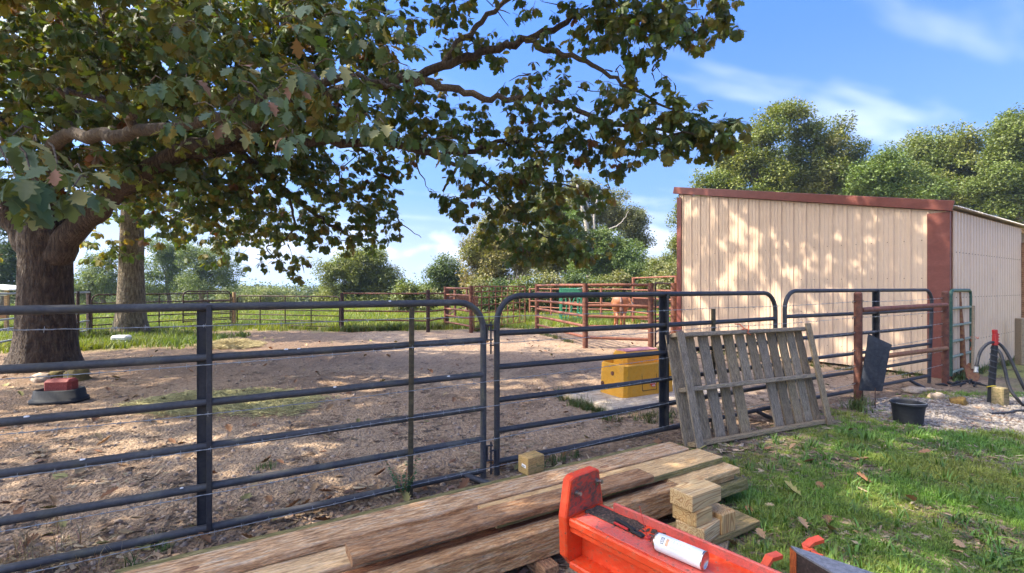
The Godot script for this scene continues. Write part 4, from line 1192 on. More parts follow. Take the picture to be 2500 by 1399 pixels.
func build_gates() -> void:
	var a0 := AT(-794, 1.87)
	var a1 := AT(1180, 3.55)
	var g1 := gate("tube_gate", "long dark slate tube gate with mossy rails, beside the lumber pile", a0, a1, 1.305, RAILS, M.gate, .0228, .2, [.50], M.gate2, .955)
	var b0 := AT(1213, 3.602)
	var b1 := AT(1893, 5.265)
	var r2 := []
	for h in RAILS: r2.append(h + .045)
	var g2 := gate("tube_gate", "slate tube gate that the wooden pallet leans on", b0, b1, 1.35, r2, M.gate2, .0225, .2, [.505], M.gate2, .9)
	var c0 := AT(1916, 5.35)
	var c1 := AT(2275, 7.06)
	var r3 := []
	for h in RAILS: r3.append(h + .06)
	gate("tube_gate", "slate tube gate between the rusty pipe brace and the metal shed", c0, c1, 1.37, r3, M.gate2, .0225, .2, [.55], M.gate2, .8, "gate", "", .09)
	for fl in [[.12, 1.325, .014], [.29, .79, .012], [.62, 1.045, .012], [.64, 1.045, .01], [.70, .79, .01], [.80, 1.326, .011], [.84, .545, .012], [.92, .79, .011], [.35, .545, .012], [.47, .316, .01]]:
		var m := MB.new()
		m.put(rock(fl[2], .0035, fl[2] * .5, fl[0] * 50.0, 8, 5), Transform3D(Basis(Vector3(1, 0, 0), .7), Vector3(a0.distance_to(a1) * fl[0], fl[1] - .0035, .016)))
		part(g1, "white_fleck", m, M.label_white)
	# pin hinges between the first two gates
	for hy in [[1.10, .98], [.21, .09]]:
		var m := MB.new()
		var inv := g2.transform.affine_inverse()
		var mid: Vector3 = inv * a1
		var x := mid.x * .5
		var z := .012
		m.tube([Vector3(x, hy[0] + .06, z), Vector3(x, hy[1] - .06, z)], .007, 8)
		for s in [[mid.x, hy[0] + .035, x + .012], [0.0, hy[0] - .005, x - .012]]:
			m.tube([Vector3(s[0], s[1], z), Vector3(s[2], s[1], z + .008)], .0065, 7)
			m.tube([Vector3(s[0], s[1] - .11, z), Vector3(s[2], s[1] - .11, z + .008)], .0065, 7)
			m.tube([Vector3(s[0] + (x - s[0]) * .45, s[1], z), Vector3(s[0] + (x - s[0]) * .45, s[1] - .11, z)], .0065, 7)
		part(g2, "hinge", m, M.rust_dark if false else M.gate2)
	var tie := MB.new()
	for k in 5:
		tie.tube(ring_pts(Vector3(3.02 + .03, .95 - k * .05, .0), .036, .03, k * .5), .004, 5, false)
	part(g2, "chain", tie, M.rust_dark)
func ring_pts(c: Vector3, rx: float, rz: float, a0: float) -> Array:
	var out := []
	for k in 13:
		var a := a0 + TAU * k / 12.0
		out.append(c + Vector3(cos(a) * rx, sin(a) * .018, sin(a) * rz))
	return out
func build_wire_fence() -> void:
	# T-posts
	var tposts := [[1001, 3.245, 1.275, "thin rusty steel T-post by the leafy weed and lumber", .02], [1742, 4.74, 1.20, "thin dark steel T-post standing behind the wooden pallet", 0.0]]
	for s in tposts:
		var b := AT(s[0], s[1])
		var bs := frame(Vector3(.8755, 0, -.484), Vector3.UP) * Basis(Vector3(0, 0, 1), s[4] * -.4)
		var t := thing("steel_post", s[3], "post", Transform3D(bs, b))
		var m := MB.new()
		var h: float = s[2]
		m.box(Vector3(0, h / 2 - .05, .008), Vector3(.036, h + .1, .005), Basis.IDENTITY, .001)
		m.box(Vector3(0, h / 2 - .05, -.010), Vector3(.006, h + .1, .032), Basis.IDENTITY, .001)
		part(t, "shaft", m, M.tpost)
		var st := MB.new()
		for k in int(h / .055): st.box(Vector3(0, .06 + k * .055, .0135), Vector3(.014, .02, .006), Basis.IDENTITY, .002)
		part(t, "studs", st, M.tpost).set_meta("kind", "stuff")
	# rusty pipe brace: two posts with two rails
	var q0 := AT(2095, 5.74)
	var q1 := AT(2308, 7.03)
	var t := thing("pipe_brace", "rusty pipe brace of two thick posts joined by two rails", "fence brace", Transform3D(Basis.IDENTITY, q0))
	var d := q1 - q0
	for k in 2:
		var m := MB.new()
		m.lathe([Vector2(.044, -.2), Vector2(.044, 1.325), Vector2(.041, 1.343), Vector2(.025, 1.354), Vector2(.0, 1.357)], 22, Transform3D(Basis.IDENTITY, d * k))
		part(t, "post", m, M.rust)
	for k in 2:
		var m := MB.new()
		var n := d.normalized()
		var y0: float = [1.14, .55][k]
		var y1: float = [1.155, .525][k]
		m.tube([n * .05 + Vector3(0, y0, .02), d * .5 + Vector3(0, (y0 + y1) / 2, .02), d - n * .03 + Vector3(0, y1, .03)], .030, 14)
		part(t, "rail", m, [M.rust_bright, M.rust_ochre][k])
	var hs := [[1.23, 1.0, .755, .55, .31, .09], [1.206, 1.01, .72, .54, .29, .085], [1.21, 1.02, .79, .60, .38, .17], [1.24, 1.05, .87, .66, .47, .265], [1.25, 1.06, .88, .69, .48, .28]]
	var words := ["topmost", "second", "third", "fourth", "fifth", "lowest"]
	# barb: two twisted pairs of points
	var bm := MB.new()
	for k in 4:
		var a := TAU * k / 4.0 + .4
		var e := Vector3(.004 * (k % 2 * 2 - 1), cos(a) * .015, sin(a) * .015)
		bm.tube([Vector3(e.x, 0, 0) - e * .25, e], [.0015, .0008], 4)
	bm.tube([Vector3(-.009, 0, 0), Vector3(.009, 0, 0)], .0032, 6)
	var barb := bm.mesh()
	for w in 6:
		var off := Vector3(.484, 0, .8755)
		var nodes := [AT(-330, 2.02, hs[0][w]) + off * .045, AT(1001, 3.245, hs[1][w]) + off * .02, AT(1742, 4.74, hs[2][w]) + off * .02, q0 + Vector3(-.05, hs[3][w], .02), q1 + Vector3(-.06, hs[4][w], .02)]
		var wr := thing("barbed_wire", words[w] + " barbed wire strand of the fence along the gates", "wire", Transform3D(Basis.IDENTITY, Vector3.ZERO), "")
		var pts := []
		for s in nodes.size() - 1:
			var n := 26
			for k in n:
				var f := float(k) / n
				pts.append(nodes[s].lerp(nodes[s + 1], f) + Vector3(0, -.012 * sin(f * PI) + .002 * tn.get_noise_2d(k * 30.0 + s * 50.0, w * 40.0), 0))
		pts.append(nodes[-1])
		var m := MB.new()
		var strand := []
		m.tube(pts, .0021, 5)
		# the second strand winds round the first
		var acc := 0.0
		for i in pts.size() - 1:
			var seg: Vector3 = pts[i + 1] - pts[i]
			var n := maxi(1, int(seg.length() / .02))
			var sd := seg.normalized().cross(Vector3.UP).normalized()
			for k in n:
				acc += seg.length() / n
				var a := acc / .09 * TAU
				strand.append(pts[i] + seg * (float(k) / n) + (sd * cos(a) + Vector3.UP * sin(a)) * .0026)
		if w < 3 or true: m.tube(strand, .0016, 3, false)
		part(wr, "strand", m, M.galv)
		acc = .03 * w
		var next := .05
		for i in pts.size() - 1:
			var seg: Vector3 = pts[i + 1] - pts[i]
			acc += seg.length()
			while next < acc:
				var f := 1.0 - (acc - next) / seg.length()
				part(wr, "barb", barb, M.galv, Transform3D(frame(seg, Vector3.UP) * Basis(Vector3(1, 0, 0), rnd(0, 3)), pts[i] + seg * f))
				next += .125 + rnd(-.01, .01)
		# loop round the rusty post
		var lp := MB.new()
		lp.tube(ring_pts(q0 + Vector3(0, hs[3][w], 0), .058, .058, 0), .002, 4, false)
		lp.tube(ring_pts(q0 + Vector3(-.075, hs[3][w] + .0, .035), .02, .012, 1.0), .0022, 4, false)
		lp.tube(ring_pts(q1 + Vector3(0, hs[4][w], 0), .058, .058, 0), .002, 4, false)
		lp.tube(ring_pts(q1 + Vector3(-.08, hs[4][w], .03), .022, .012, 1.0), .0022, 4, false)
		part(wr, "tie", lp, M.rust_dark)

func rail_fence(called: String, label: String, posts: Array, rails: Array, pr: float, rr: float, pm: Material, rm: Material, category := "fence", sag := 0.0) -> Node3D:
	# posts: [px, depth, height]
	var o := AT(posts[0][0], posts[0][1])
	o.y = gh(o.x, o.z)
	var t := thing(called, label, category, Transform3D(Basis.IDENTITY, o))
	for k in posts.size():
		var p: Array = posts[k]
		var b := AT(p[0], p[1]) - o
		var m := MB.new()
		m.tube([b + Vector3(0, -.15, 0), b + Vector3(0, p[2] * .5, 0), b + Vector3(0, p[2] - .012, 0), b + Vector3(0, p[2], 0)], [pr, pr, pr, pr * .8], 12)
		part(t, "post", m, pm)
		if k == 0: continue
		var a := AT(posts[k - 1][0], posts[k - 1][1]) - o
		for h in rails:
			var r := MB.new()
			var mid := (a + b) * .5 + Vector3(0, h - sag + .01 * sin(h * 40.0), 0)
			r.tube([a + Vector3(0, h, 0), mid, b + Vector3(0, h, 0)], rr, 10)
			part(t, "rail", r, rm)
	return t
func panel(called: String, label: String, p0: Vector3, p1: Vector3, y0: float, y1: float, hs: Array, vs: Array, rr: float, m: Material, bend := .1, category := "panel") -> Node3D:
	var bs := frame(p1 - p0, Vector3.UP)
	var l := p0.distance_to(p1)
	var t := thing(called, label, category, Transform3D(bs, p0))
	var fm := MB.new()
	fm.tube([Vector3(0, y0 - .05, 0), Vector3(0, y1 - bend, 0), Vector3(bend * .3, y1 - bend * .3, 0), Vector3(bend, y1, 0), Vector3(l - bend, y1, 0), Vector3(l - bend * .3, y1 - bend * .3, 0), Vector3(l, y1 - bend, 0), Vector3(l, y0 - .05, 0)], rr, 10)
	part(t, "frame", fm, m)
	for h in hs:
		var r := MB.new()
		r.tube([Vector3(0, h, 0), Vector3(l, h, 0)], rr * .9, 8)
		part(t, "rail", r, m)
	for v in vs:
		var r := MB.new()
		r.tube([Vector3(l * v, y0, .012), Vector3(l * v, y1, .012)], rr * .9, 8)
		part(t, "bar", r, m)
	return t
func build_corral() -> void:
	rail_fence("pipe_fence", "rusty six-rail pipe fence running in front of the horse", [[1311, 14.8, 1.50], [1429, 11.12, 1.49], [1589, 10.6, 1.50]], [1.45, 1.235, .98, .74, .50, .25], .064, .035, M.rust, M.rust_bright)
	rail_fence("pipe_fence", "low three-rail rusty pipe fence bordering the pasture", [[835, 15.6, 1.22], [1045, 15.1, 1.31], [1089, 16.6, 1.40]], [1.2, .63, .34], .06, .026, M.rust_dark, M.rust)
	rail_fence("pipe_fence", "short rusty pipe fence at the corner of the mesh panel", [[1088, 16.55, 1.42], [1150, 14.7, 1.45]], [1.37, 1.14, .90, .66, .44, .2], .062, .03, M.rust, M.rust_bright)
	rail_fence("pipe_fence", "rusty side fence reaching back to the grass from the corner post", [[1092, 16.8, 1.40], [1111, 20.8, 1.36], [1140, 25.0, 1.34]], [1.3, 1.0, .7, .4], .06, .028, M.rust, M.rust)
	panel("mesh_panel", "rusty square-mesh livestock panel with many upright bars", AT(1157, 14.9), AT(1282, 18.2), .1, 1.42, [.1, .33, .58, .83, 1.07, 1.26], [.12, .25, .37, .49, .61, .73, .87], .019, M.rust_bright, .03)
	rail_fence("pipe_fence", "far rusty rail fence behind the green chute and the horse", [[1294, 23.5, 1.34], [1346, 22.2, 1.36], [1392, 21.2, 1.38], [1468, 20.4, 1.38], [1546, 19.2, 1.4]], [1.3, 1.02, .72, .45], .055, .028, M.rust_bright, M.rust_bright)
	rail_fence("pipe_fence", "tall rusty frame with a high crossbar near the shed", [[1546, 18.5, 1.78], [1651, 15.5, 1.76]], [1.74, 1.28, .98, .7, .45, .22], .055, .03, M.rust_bright, M.rust_bright)
	panel("walk_gate", "narrow dark gate between the thick fence post and the shed", AT(1600, 10.75), AT(1640, 14.0), .12, 1.5, [.12, .4, .68, .98, 1.24], [], .022, M.rust_dark, .03, "gate")
	rail_fence("gate_post", "thick dark rusty post standing beside the shed corner", [[1645, 13.4, 1.52]], [], .085, .03, M.rust, M.rust, "post")
	# rusted sheet shelters behind
	var sh := MB.new()
	sh.box(Vector3(0, .72, 0), Vector3(1.5, .42, .03), Basis.IDENTITY, .005)
	for x in [-.7, 0.0, .7]: sh.box(Vector3(x, .46, -.03), Vector3(.05, .92, .04), Basis.IDENTITY, .005)
	solo("sheet_panel", "low rusty sheet-metal panel behind the horse", "panel", sh, M.rust, Transform3D(spin(.12), AT(1542, 20.0)))
	var sh2 := MB.new()
	sh2.box(Vector3(0, .78, 0), Vector3(1.3, .42, .03), Basis.IDENTITY, .005)
	for x in [-.6, .6]: sh2.box(Vector3(x, .5, -.03), Vector3(.05, 1.0, .04), Basis.IDENTITY, .005)
	solo("sheet_panel", "rusty sheet-metal panel in the corner pen by the pasture", "panel", sh2, M.rust, Transform3D(spin(.1), AT(1132, 21.5)))
	# cattle chute
	var cb := AT(1371, 18.9)
	var t := thing("cattle_chute", "green steel cattle squeeze chute standing in the corral", "chute", Transform3D(spin(-.06), cb))
	for x in [0.0, .76]:
		for z in [0.0, -1.5]:
			var m := MB.new()
			m.box(Vector3(x, .68, z), Vector3(.07, 1.36, .07), Basis.IDENTITY, .006)
			part(t, "post", m, M.chute)
	for z in [0.0, -1.5]:
		var m := MB.new()
		m.box(Vector3(.38, 1.25, z), Vector3(.69, .2, .1), Basis.IDENTITY, .01)
		part(t, "crossbeam", m, M.chute)
	for v in [[.12, .2, .14], [.2, .42, .26], [.5, .36, .58], [.62, .62, .62]]:
		var m := MB.new()
		m.tube([Vector3(v[0], .1, .02), Vector3(v[1], .6, .02), Vector3(v[2], 1.15, .02)], .022, 8)
		part(t, "bar", m, M.chute)
	for x in [[.0, .22], [.5, .76]]:
		var m := MB.new()
		m.box(Vector3((x[0] + x[1]) / 2, .1, .0), Vector3(x[1] - x[0], .05, .05))
		m.box(Vector3((x[0] + x[1]) / 2, .2, .0), Vector3(x[1] - x[0], .03, .04))
		part(t, "footplate", m, M.chute)
	var lev := MB.new()
	lev.tube([Vector3(.6, 1.32, .05), Vector3(.85, 1.38, .05), Vector3(1.1, 1.46, .1)], .014, 6)
	part(t, "lever", lev, M.galv)
	for x in [.03, .73]:
		for y in [.35, .65, .95]:
			var m := MB.new()
			m.tube([Vector3(x, y, 0), Vector3(x, y, -1.5)], .02, 8)
			part(t, "side_rail", m, M.chute)
	# gates on the far side of the pen
	rail_fence("wooden_post", "weathered brown post where the two pen gates meet", [[572, 17.0, 1.22]], [], .055, .03, M.wood_brown, M.rust, "post")
	rail_fence("gate_post", "rusty hinge post next to the galvanized panel", [[216, 13.2, 1.28]], [], .05, .03, M.rust_dark, M.rust, "post")
	panel("pen_gate", "rusty tube gate behind the trunk with flared roots", AT(224, 13.35), AT(566, 16.95), .14, 1.19, [.14, .34, .54, .74, .95], [.42], .02, M.rust_dark, .14, "gate")
	panel("pen_gate", "short rusty bow-top gate resting against the longer pen gate", AT(447, 15.35), AT(562, 16.65), .3, 1.26, [.3, .5, .7, .92], [.5], .02, M.rust_dark, .12, "gate")
	panel("pen_gate", "rusty tube gate with upright bars beside the three-rail fence", AT(579, 17.0), AT(829, 15.75), .10, 1.09, [.10, .27, .45, .62, .83], [.24, .49, .74], .02, M.rust_dark, .12, "gate")
	rail_fence("galvanized_panel", "pale galvanized rail fence passing behind the big oak trunk", [[-60, 9.3, 1.3], [60, 11.0, 1.32], [190, 12.3, 1.3], [218, 12.9, 1.2]], [1.26, .92, .72, .50, .26], .035, .022, M.rust_dark, M.galv)
	# lean-to at the picture's edge
	var lb := AT(-20, 15.5)
	var lt := thing("field_shelter", "low field shelter with pale sheet roof behind the oak trunk", "shelter", Transform3D(spin(.2), lb))
	var m := MB.new()
	m.box(Vector3(0, 1.42, 0), Vector3(2.6, .05, 2.4), Basis(Vector3(0, 0, 1), -.08), .01)
	part(lt, "roof", m, M.white_plastic)
	for x in [-1.1, 1.1]:
		for z in [-1.0, 1.0]:
			var p := MB.new()
			p.box(Vector3(x, .66, z), Vector3(.09, 1.4, .09), Basis.IDENTITY, .008)
			part(lt, "post", p, M.wood_brown)
	var bd := MB.new()
	bd.box(Vector3(0, .55, 1.06), Vector3(2.3, .2, .04), Basis.IDENTITY, .006)
	part(lt, "board", bd, M.wood_red)
	var bd2 := MB.new()
	bd2.box(Vector3(0, 1.2, 1.06), Vector3(2.3, .12, .04), Basis.IDENTITY, .006)
	part(lt, "board", bd2, M.white_plastic)

# ---------------------------------------------------------------- things in the pen
func rock(sx: float, sy: float, sz: float, sd: float, nu := 18, nv := 11) -> MB:
	var m := MB.new()
	for j in nv + 1:
		for i in nu:
			var a := TAU * i / nu
			var b := PI * j / nv - PI / 2
			var q := Vector3(cos(b) * cos(a), sin(b), cos(b) * sin(a))
			var k := 1.0 + .45 * tn.get_noise_3d(q.x * 9.0 + sd * 31.0, q.y * 9.0, q.z * 9.0) + .15 * tn.get_noise_3d(q.x * 30.0 + sd, q.y * 30.0, q.z * 30.0)
			q.x = signf(q.x) * pow(absf(q.x), .8); q.z = signf(q.z) * pow(absf(q.z), .8)
			m.add(q * k * Vector3(sx, sy, sz), q.normalized())
	for j in nv:
		for i in nu:
			var p := j * nu + i
			var q := j * nu + (i + 1) % nu
			m.ix.append_array([p, q + nu, p + nu, p, q, q + nu])
	var acc := PackedVector3Array()
	acc.resize(m.v.size())
	for i in range(0, m.ix.size(), 3):
		var f := (m.v[m.ix[i + 2]] - m.v[m.ix[i]]).cross(m.v[m.ix[i + 1]] - m.v[m.ix[i]])
		for j in 3: acc[m.ix[i + j]] += f
	for i in acc.size():
		if acc[i].length() > 1e-12: m.n[i] = acc[i].normalized()
		if m.n[i].dot(m.v[i]) < 0: m.n[i] = -m.n[i]
	return m
func text_part(parent: Node, called: String, s: String, size: float, m: Material, xf: Transform3D, depth := .002) -> void:
	var tm := TextMesh.new()
	var f := SystemFont.new()
	f.font_names = PackedStringArray(["Droid Sans"])
	f.font_italic = false
	f.font_weight = 700
	tm.font = f
	tm.text = s
	tm.font_size = 64
	tm.pixel_size = size / 64.0
	tm.depth = depth
	part(parent, called, tm, m, xf)
func build_pen_things() -> void:
	# concrete slab and waterer
	var s1 := G(1495.5, 996, .08)
	var bs := frame(Vector3(.877, 0, -.48), Vector3.UP)
	var sm := MB.new()
	sm.box(Vector3(.95, .0, -.53), Vector3(1.9, .18, 1.06), Basis.IDENTITY, .02)
	solo("concrete_slab", "low concrete slab under the yellow waterer", "slab", sm, M.concrete, Transform3D(bs, Vector3(s1.x, -.01, s1.z)))
	var f0 := G(1525.8, 972.6, .08)
	var w := thing("livestock_waterer", "bright yellow plastic livestock waterer with pink-red lid", "waterer", Transform3D(bs, Vector3(f0.x, .08, f0.z)))
	var b := MB.new()
	# tub: rounded outline, open trough in front of the raised box
	var outline := PackedVector2Array([Vector2(.04, 0), Vector2(.80, 0), Vector2(.84, -.04), Vector2(.84, -.42), Vector2(.80, -.46), Vector2(.02, -.46), Vector2(-.03, -.42), Vector2(-.03, -.07), Vector2(-.01, -.02)])
	var up := Transform3D(Basis(Vector3(1, 0, 0), Vector3(0, 0, 1), Vector3(0, 1, 0)), Vector3.ZERO)
	var n := outline.size()
	for k in n:
		var p := outline[k]
		var q := outline[(k + 1) % n]
		var tp := func(v: Vector2) -> Vector2: return Vector2(.405, -.23) + (v - Vector2(.405, -.23)) * .965
		var a2: Vector2 = tp.call(p)
		var b2: Vector2 = tp.call(q)
		var mid := Vector3(.4, .2, -.23)
		b.outward([Vector3(p.x, 0, p.y), Vector3(q.x, 0, q.y), Vector3(b2.x, .375, b2.y), Vector3(a2.x, .375, a2.y)], mid)
		var a3 := Vector2(.405, -.23) + (p - Vector2(.405, -.23)) * .93
		var b3 := Vector2(.405, -.23) + (q - Vector2(.405, -.23)) * .93
		b.quad(Vector3(a2.x, .375, a2.y), Vector3(b2.x, .375, b2.y), Vector3(b3.x, .39, b3.y), Vector3(a3.x, .39, a3.y))
		var a4 := Vector2(.405, -.23) + (p - Vector2(.405, -.23)) * .84
		var b4 := Vector2(.405, -.23) + (q - Vector2(.405, -.23)) * .84
		b.quad(Vector3(a3.x, .39, a3.y), Vector3(b3.x, .39, b3.y), Vector3(b4.x, .30, b4.y), Vector3(a4.x, .30, a4.y))
	part(w, "tub", b, M.yellow)
	var fl := MB.new()
	fl.box(Vector3(.405, .29, -.23), Vector3(.76, .02, .38))
	part(w, "trough_floor", fl, M.yellow)
	var bx := MB.new()
	bx.box(Vector3(.46, .40, -.29), Vector3(.62, .24, .26), Basis.IDENTITY, .035)
	part(w, "float_cover", bx, M.yellow)
	var ld := MB.new()
	ld.box(Vector3(.46, .524, -.29), Vector3(.54, .02, .2), Basis.IDENTITY, .009)
	part(w, "lid", ld, M.lid_pink)
	var pn := MB.new()      # access panel outline, a raised lip
	for e in [[Vector3(.40, .06, .006), Vector3(.24, .006, .008)], [Vector3(.40, .25, -.006), Vector3(.24, .006, .008)], [Vector3(.28, .155, .0), Vector3(.006, .19, .008)], [Vector3(.52, .155, .0), Vector3(.006, .19, .008)]]:
		pn.box(e[0] + Vector3(.0, 0, -.004), e[1], Basis(Vector3(1, 0, 0), -.04), .002)
	part(w, "access_panel", pn, M.black)
	var tilt := Basis(Vector3(1, 0, 0), -.04)
	var lb := MB.new()
	lb.box(Vector3(.455, .155, .0), Vector3(.088, .075, .004), tilt, .001)
	part(w, "label", lb, M.label_red)
	var lb2 := MB.new()
	lb2.box(Vector3(.462, .112, .0015), Vector3(.062, .03, .004), tilt, .001)
	part(w, "label", lb2, M.label_red)
	text_part(w, "lettering", "hie", .065, M.label_white, Transform3D(tilt, Vector3(.455, .158, .0035)))
	text_part(w, "lettering", "USA", .026, M.label_white, Transform3D(tilt, Vector3(.462, .112, .005)))
	for pg in [[-.012, .27, -.2], [-.02, .12, -.38]]:
		var m := MB.new()
		m.lathe([Vector2(.026, 0), Vector2(.026, .012), Vector2(.014, .016), Vector2(0.0, .016)], 14, Transform3D(Basis(Vector3(0, 0, 1), PI / 2), Vector3(pg[0] - .005, pg[1], pg[2])))
		part(w, "drain_plug", m, M.rust)
	# feed tub with salt block
	var tc := AT(146, 5.93)
	var tb := thing("salt_tub", "black rectangular rubber feed tub under the big oak", "feed tub", Transform3D(spin(.1), tc))
	var m := MB.new()
	m.lathe([Vector2(.98, -.01), Vector2(1.04, .01), Vector2(1.02, .05), Vector2(.93, .065), Vector2(.88, .15), Vector2(.84, .165), Vector2(.79, .155), Vector2(.78, .03), Vector2(.0, .025)], 40, Transform3D.IDENTITY, Vector2(.262, .17), 4.5)
	part(tb, "tub", m, M.black_plastic)
	var sb := MB.new()
	sb.box(Vector3(0, .08, 0), Vector3(.30, .26, .17), Basis.IDENTITY, .03)
	solo("salt_block", "worn red salt block standing in the black feed tub", "salt block", sb, M.salt, Transform3D(spin(.14), tc + Vector3(.02, .075, 0)))
	for r in [[137, 925, .11, .1, .10, M.stone_moss, "yellow mossy stone at the foot of the big oak"], [188, 928, .17, .13, .14, M.stone_moss, "larger brown stone beside the mossy one at the oak"], [100, 930, .15, .08, .1, M.stone, "dark stone in the shade of the oak trunk"]]:
		var c := G(r[0], r[1])
		solo("stone", r[6], "stone", rock(r[2], r[3], r[4], r[0]), r[5], Transform3D(spin(r[0]), c + Vector3(0, r[3] * .35, 0)))
	# white mineral feeder by the second oak
	var wf := AT(300, 11.75)
	var wt := thing("mineral_feeder", "white plastic box on a dark base in the grass by the second trunk", "feeder", Transform3D(spin(.1), wf))
	var m1 := MB.new()
	m1.box(Vector3(0, .05, 0), Vector3(.42, .1, .3), Basis.IDENTITY, .02)
	part(wt, "base", m1, M.green_paint)
	var m2 := MB.new()
	m2.box(Vector3(-.03, .16, 0), Vector3(.37, .14, .26), Basis.IDENTITY, .04)
	part(wt, "cover", m2, M.white_plastic)

# ---------------------------------------------------------------- horse
func surface(bones: Array, cell: float, k: float, color_of: Callable) -> MB:
	# bones: [a, b, ra, rb]; tapered capsules joined smoothly, meshed as surface nets
	var lo := Vector3(1e9, 1e9, 1e9)
	var hi := -lo
	for b in bones:
		for q in 2:
			var r: float = b[2 + q] + k + cell * 2
			lo = lo.min(b[q] - Vector3.ONE * r)
			hi = hi.max(b[q] + Vector3.ONE * r)
	var nx := int((hi.x - lo.x) / cell) + 2
	var ny := int((hi.y - lo.y) / cell) + 2
	var nz := int((hi.z - lo.z) / cell) + 2
	var f := PackedFloat32Array()
	f.resize(nx * ny * nz)
	f.fill(1e3)
	for b in bones:
		var a: Vector3 = b[0]
		var e: Vector3 = b[1]
		var ab := e - a
		var l2 := maxf(ab.length_squared(), 1e-9)
		var r: float = maxf(b[2], b[3]) + k * 2.0 + cell * 2
		var p0 := (a.min(e) - Vector3.ONE * r - lo) / cell
		var p1 := (a.max(e) + Vector3.ONE * r - lo) / cell
		for z in range(maxi(0, int(p0.z)), mini(nz, int(p1.z) + 1)):
			for y in range(maxi(0, int(p0.y)), mini(ny, int(p1.y) + 1)):
				for x in range(maxi(0, int(p0.x)), mini(nx, int(p1.x) + 1)):
					var p := lo + Vector3(x, y, z) * cell
					var t := clampf((p - a).dot(ab) / l2, 0, 1)
					var d: float = (p - a - ab * t).length() - lerpf(b[2], b[3], t)
					var i := (z * ny + y) * nx + x
					var h := maxf(k - absf(f[i] - d), 0.0) / k
					f[i] = minf(f[i], d) - h * h * k * .25
	var m := MB.new()
	var id := {}
	for z in nz - 1:
		for y in ny - 1:
			for x in nx - 1:
				var s := Vector3.ZERO
				var c := 0
				var i0 := (z * ny + y) * nx + x
				var v8 := [f[i0], f[i0 + 1], f[i0 + nx], f[i0 + nx + 1], f[i0 + nx * ny], f[i0 + nx * ny + 1], f[i0 + nx * ny + nx], f[i0 + nx * ny + nx + 1]]
				var neg := 0
				for q in 8:
					if v8[q] < 0: neg += 1
				if neg == 0 or neg == 8: continue
				for e in [[0, 1], [2, 3], [4, 5], [6, 7], [0, 2], [1, 3], [4, 6], [5, 7], [0, 4], [1, 5], [2, 6], [3, 7]]:
					var u: float = v8[e[0]]
					var w: float = v8[e[1]]
					if (u < 0) == (w < 0): continue
					var t := u / (u - w)
					var pa := Vector3(e[0] & 1, (e[0] >> 1) & 1, e[0] >> 2)
					var pb := Vector3(e[1] & 1, (e[1] >> 1) & 1, e[1] >> 2)
					s += pa.lerp(pb, t)
					c += 1
				var p := lo + (Vector3(x, y, z) + s / c) * cell
				var g := Vector3((v8[1] + v8[3] + v8[5] + v8[7]) - (v8[0] + v8[2] + v8[4] + v8[6]), (v8[2] + v8[3] + v8[6] + v8[7]) - (v8[0] + v8[1] + v8[4] + v8[5]), (v8[4] + v8[5] + v8[6] + v8[7]) - (v8[0] + v8[1] + v8[2] + v8[3])).normalized()
				m.col = color_of.call(p)
				id[i0] = m.add(p, g)
	var nxy := nx * ny
	for key in id:
		var i: int = key
		for ax in [[1, nx, nxy], [nx, nxy, 1], [nxy, 1, nx]]:
			var j: int = i + ax[0]
			if (f[i] < 0) == (f[j] < 0): continue
			var q0 = id.get(i - ax[1] - ax[2])
			var q1 = id.get(i - ax[2])
			var q3 = id.get(i - ax[1])
			if q0 == null or q1 == null or q3 == null: continue
			if f[i] < 0: m.ix.append_array([q0, id[i], q1, q0, q3, id[i]])
			else: m.ix.append_array([q0, q1, id[i], q0, id[i], q3])
	return m
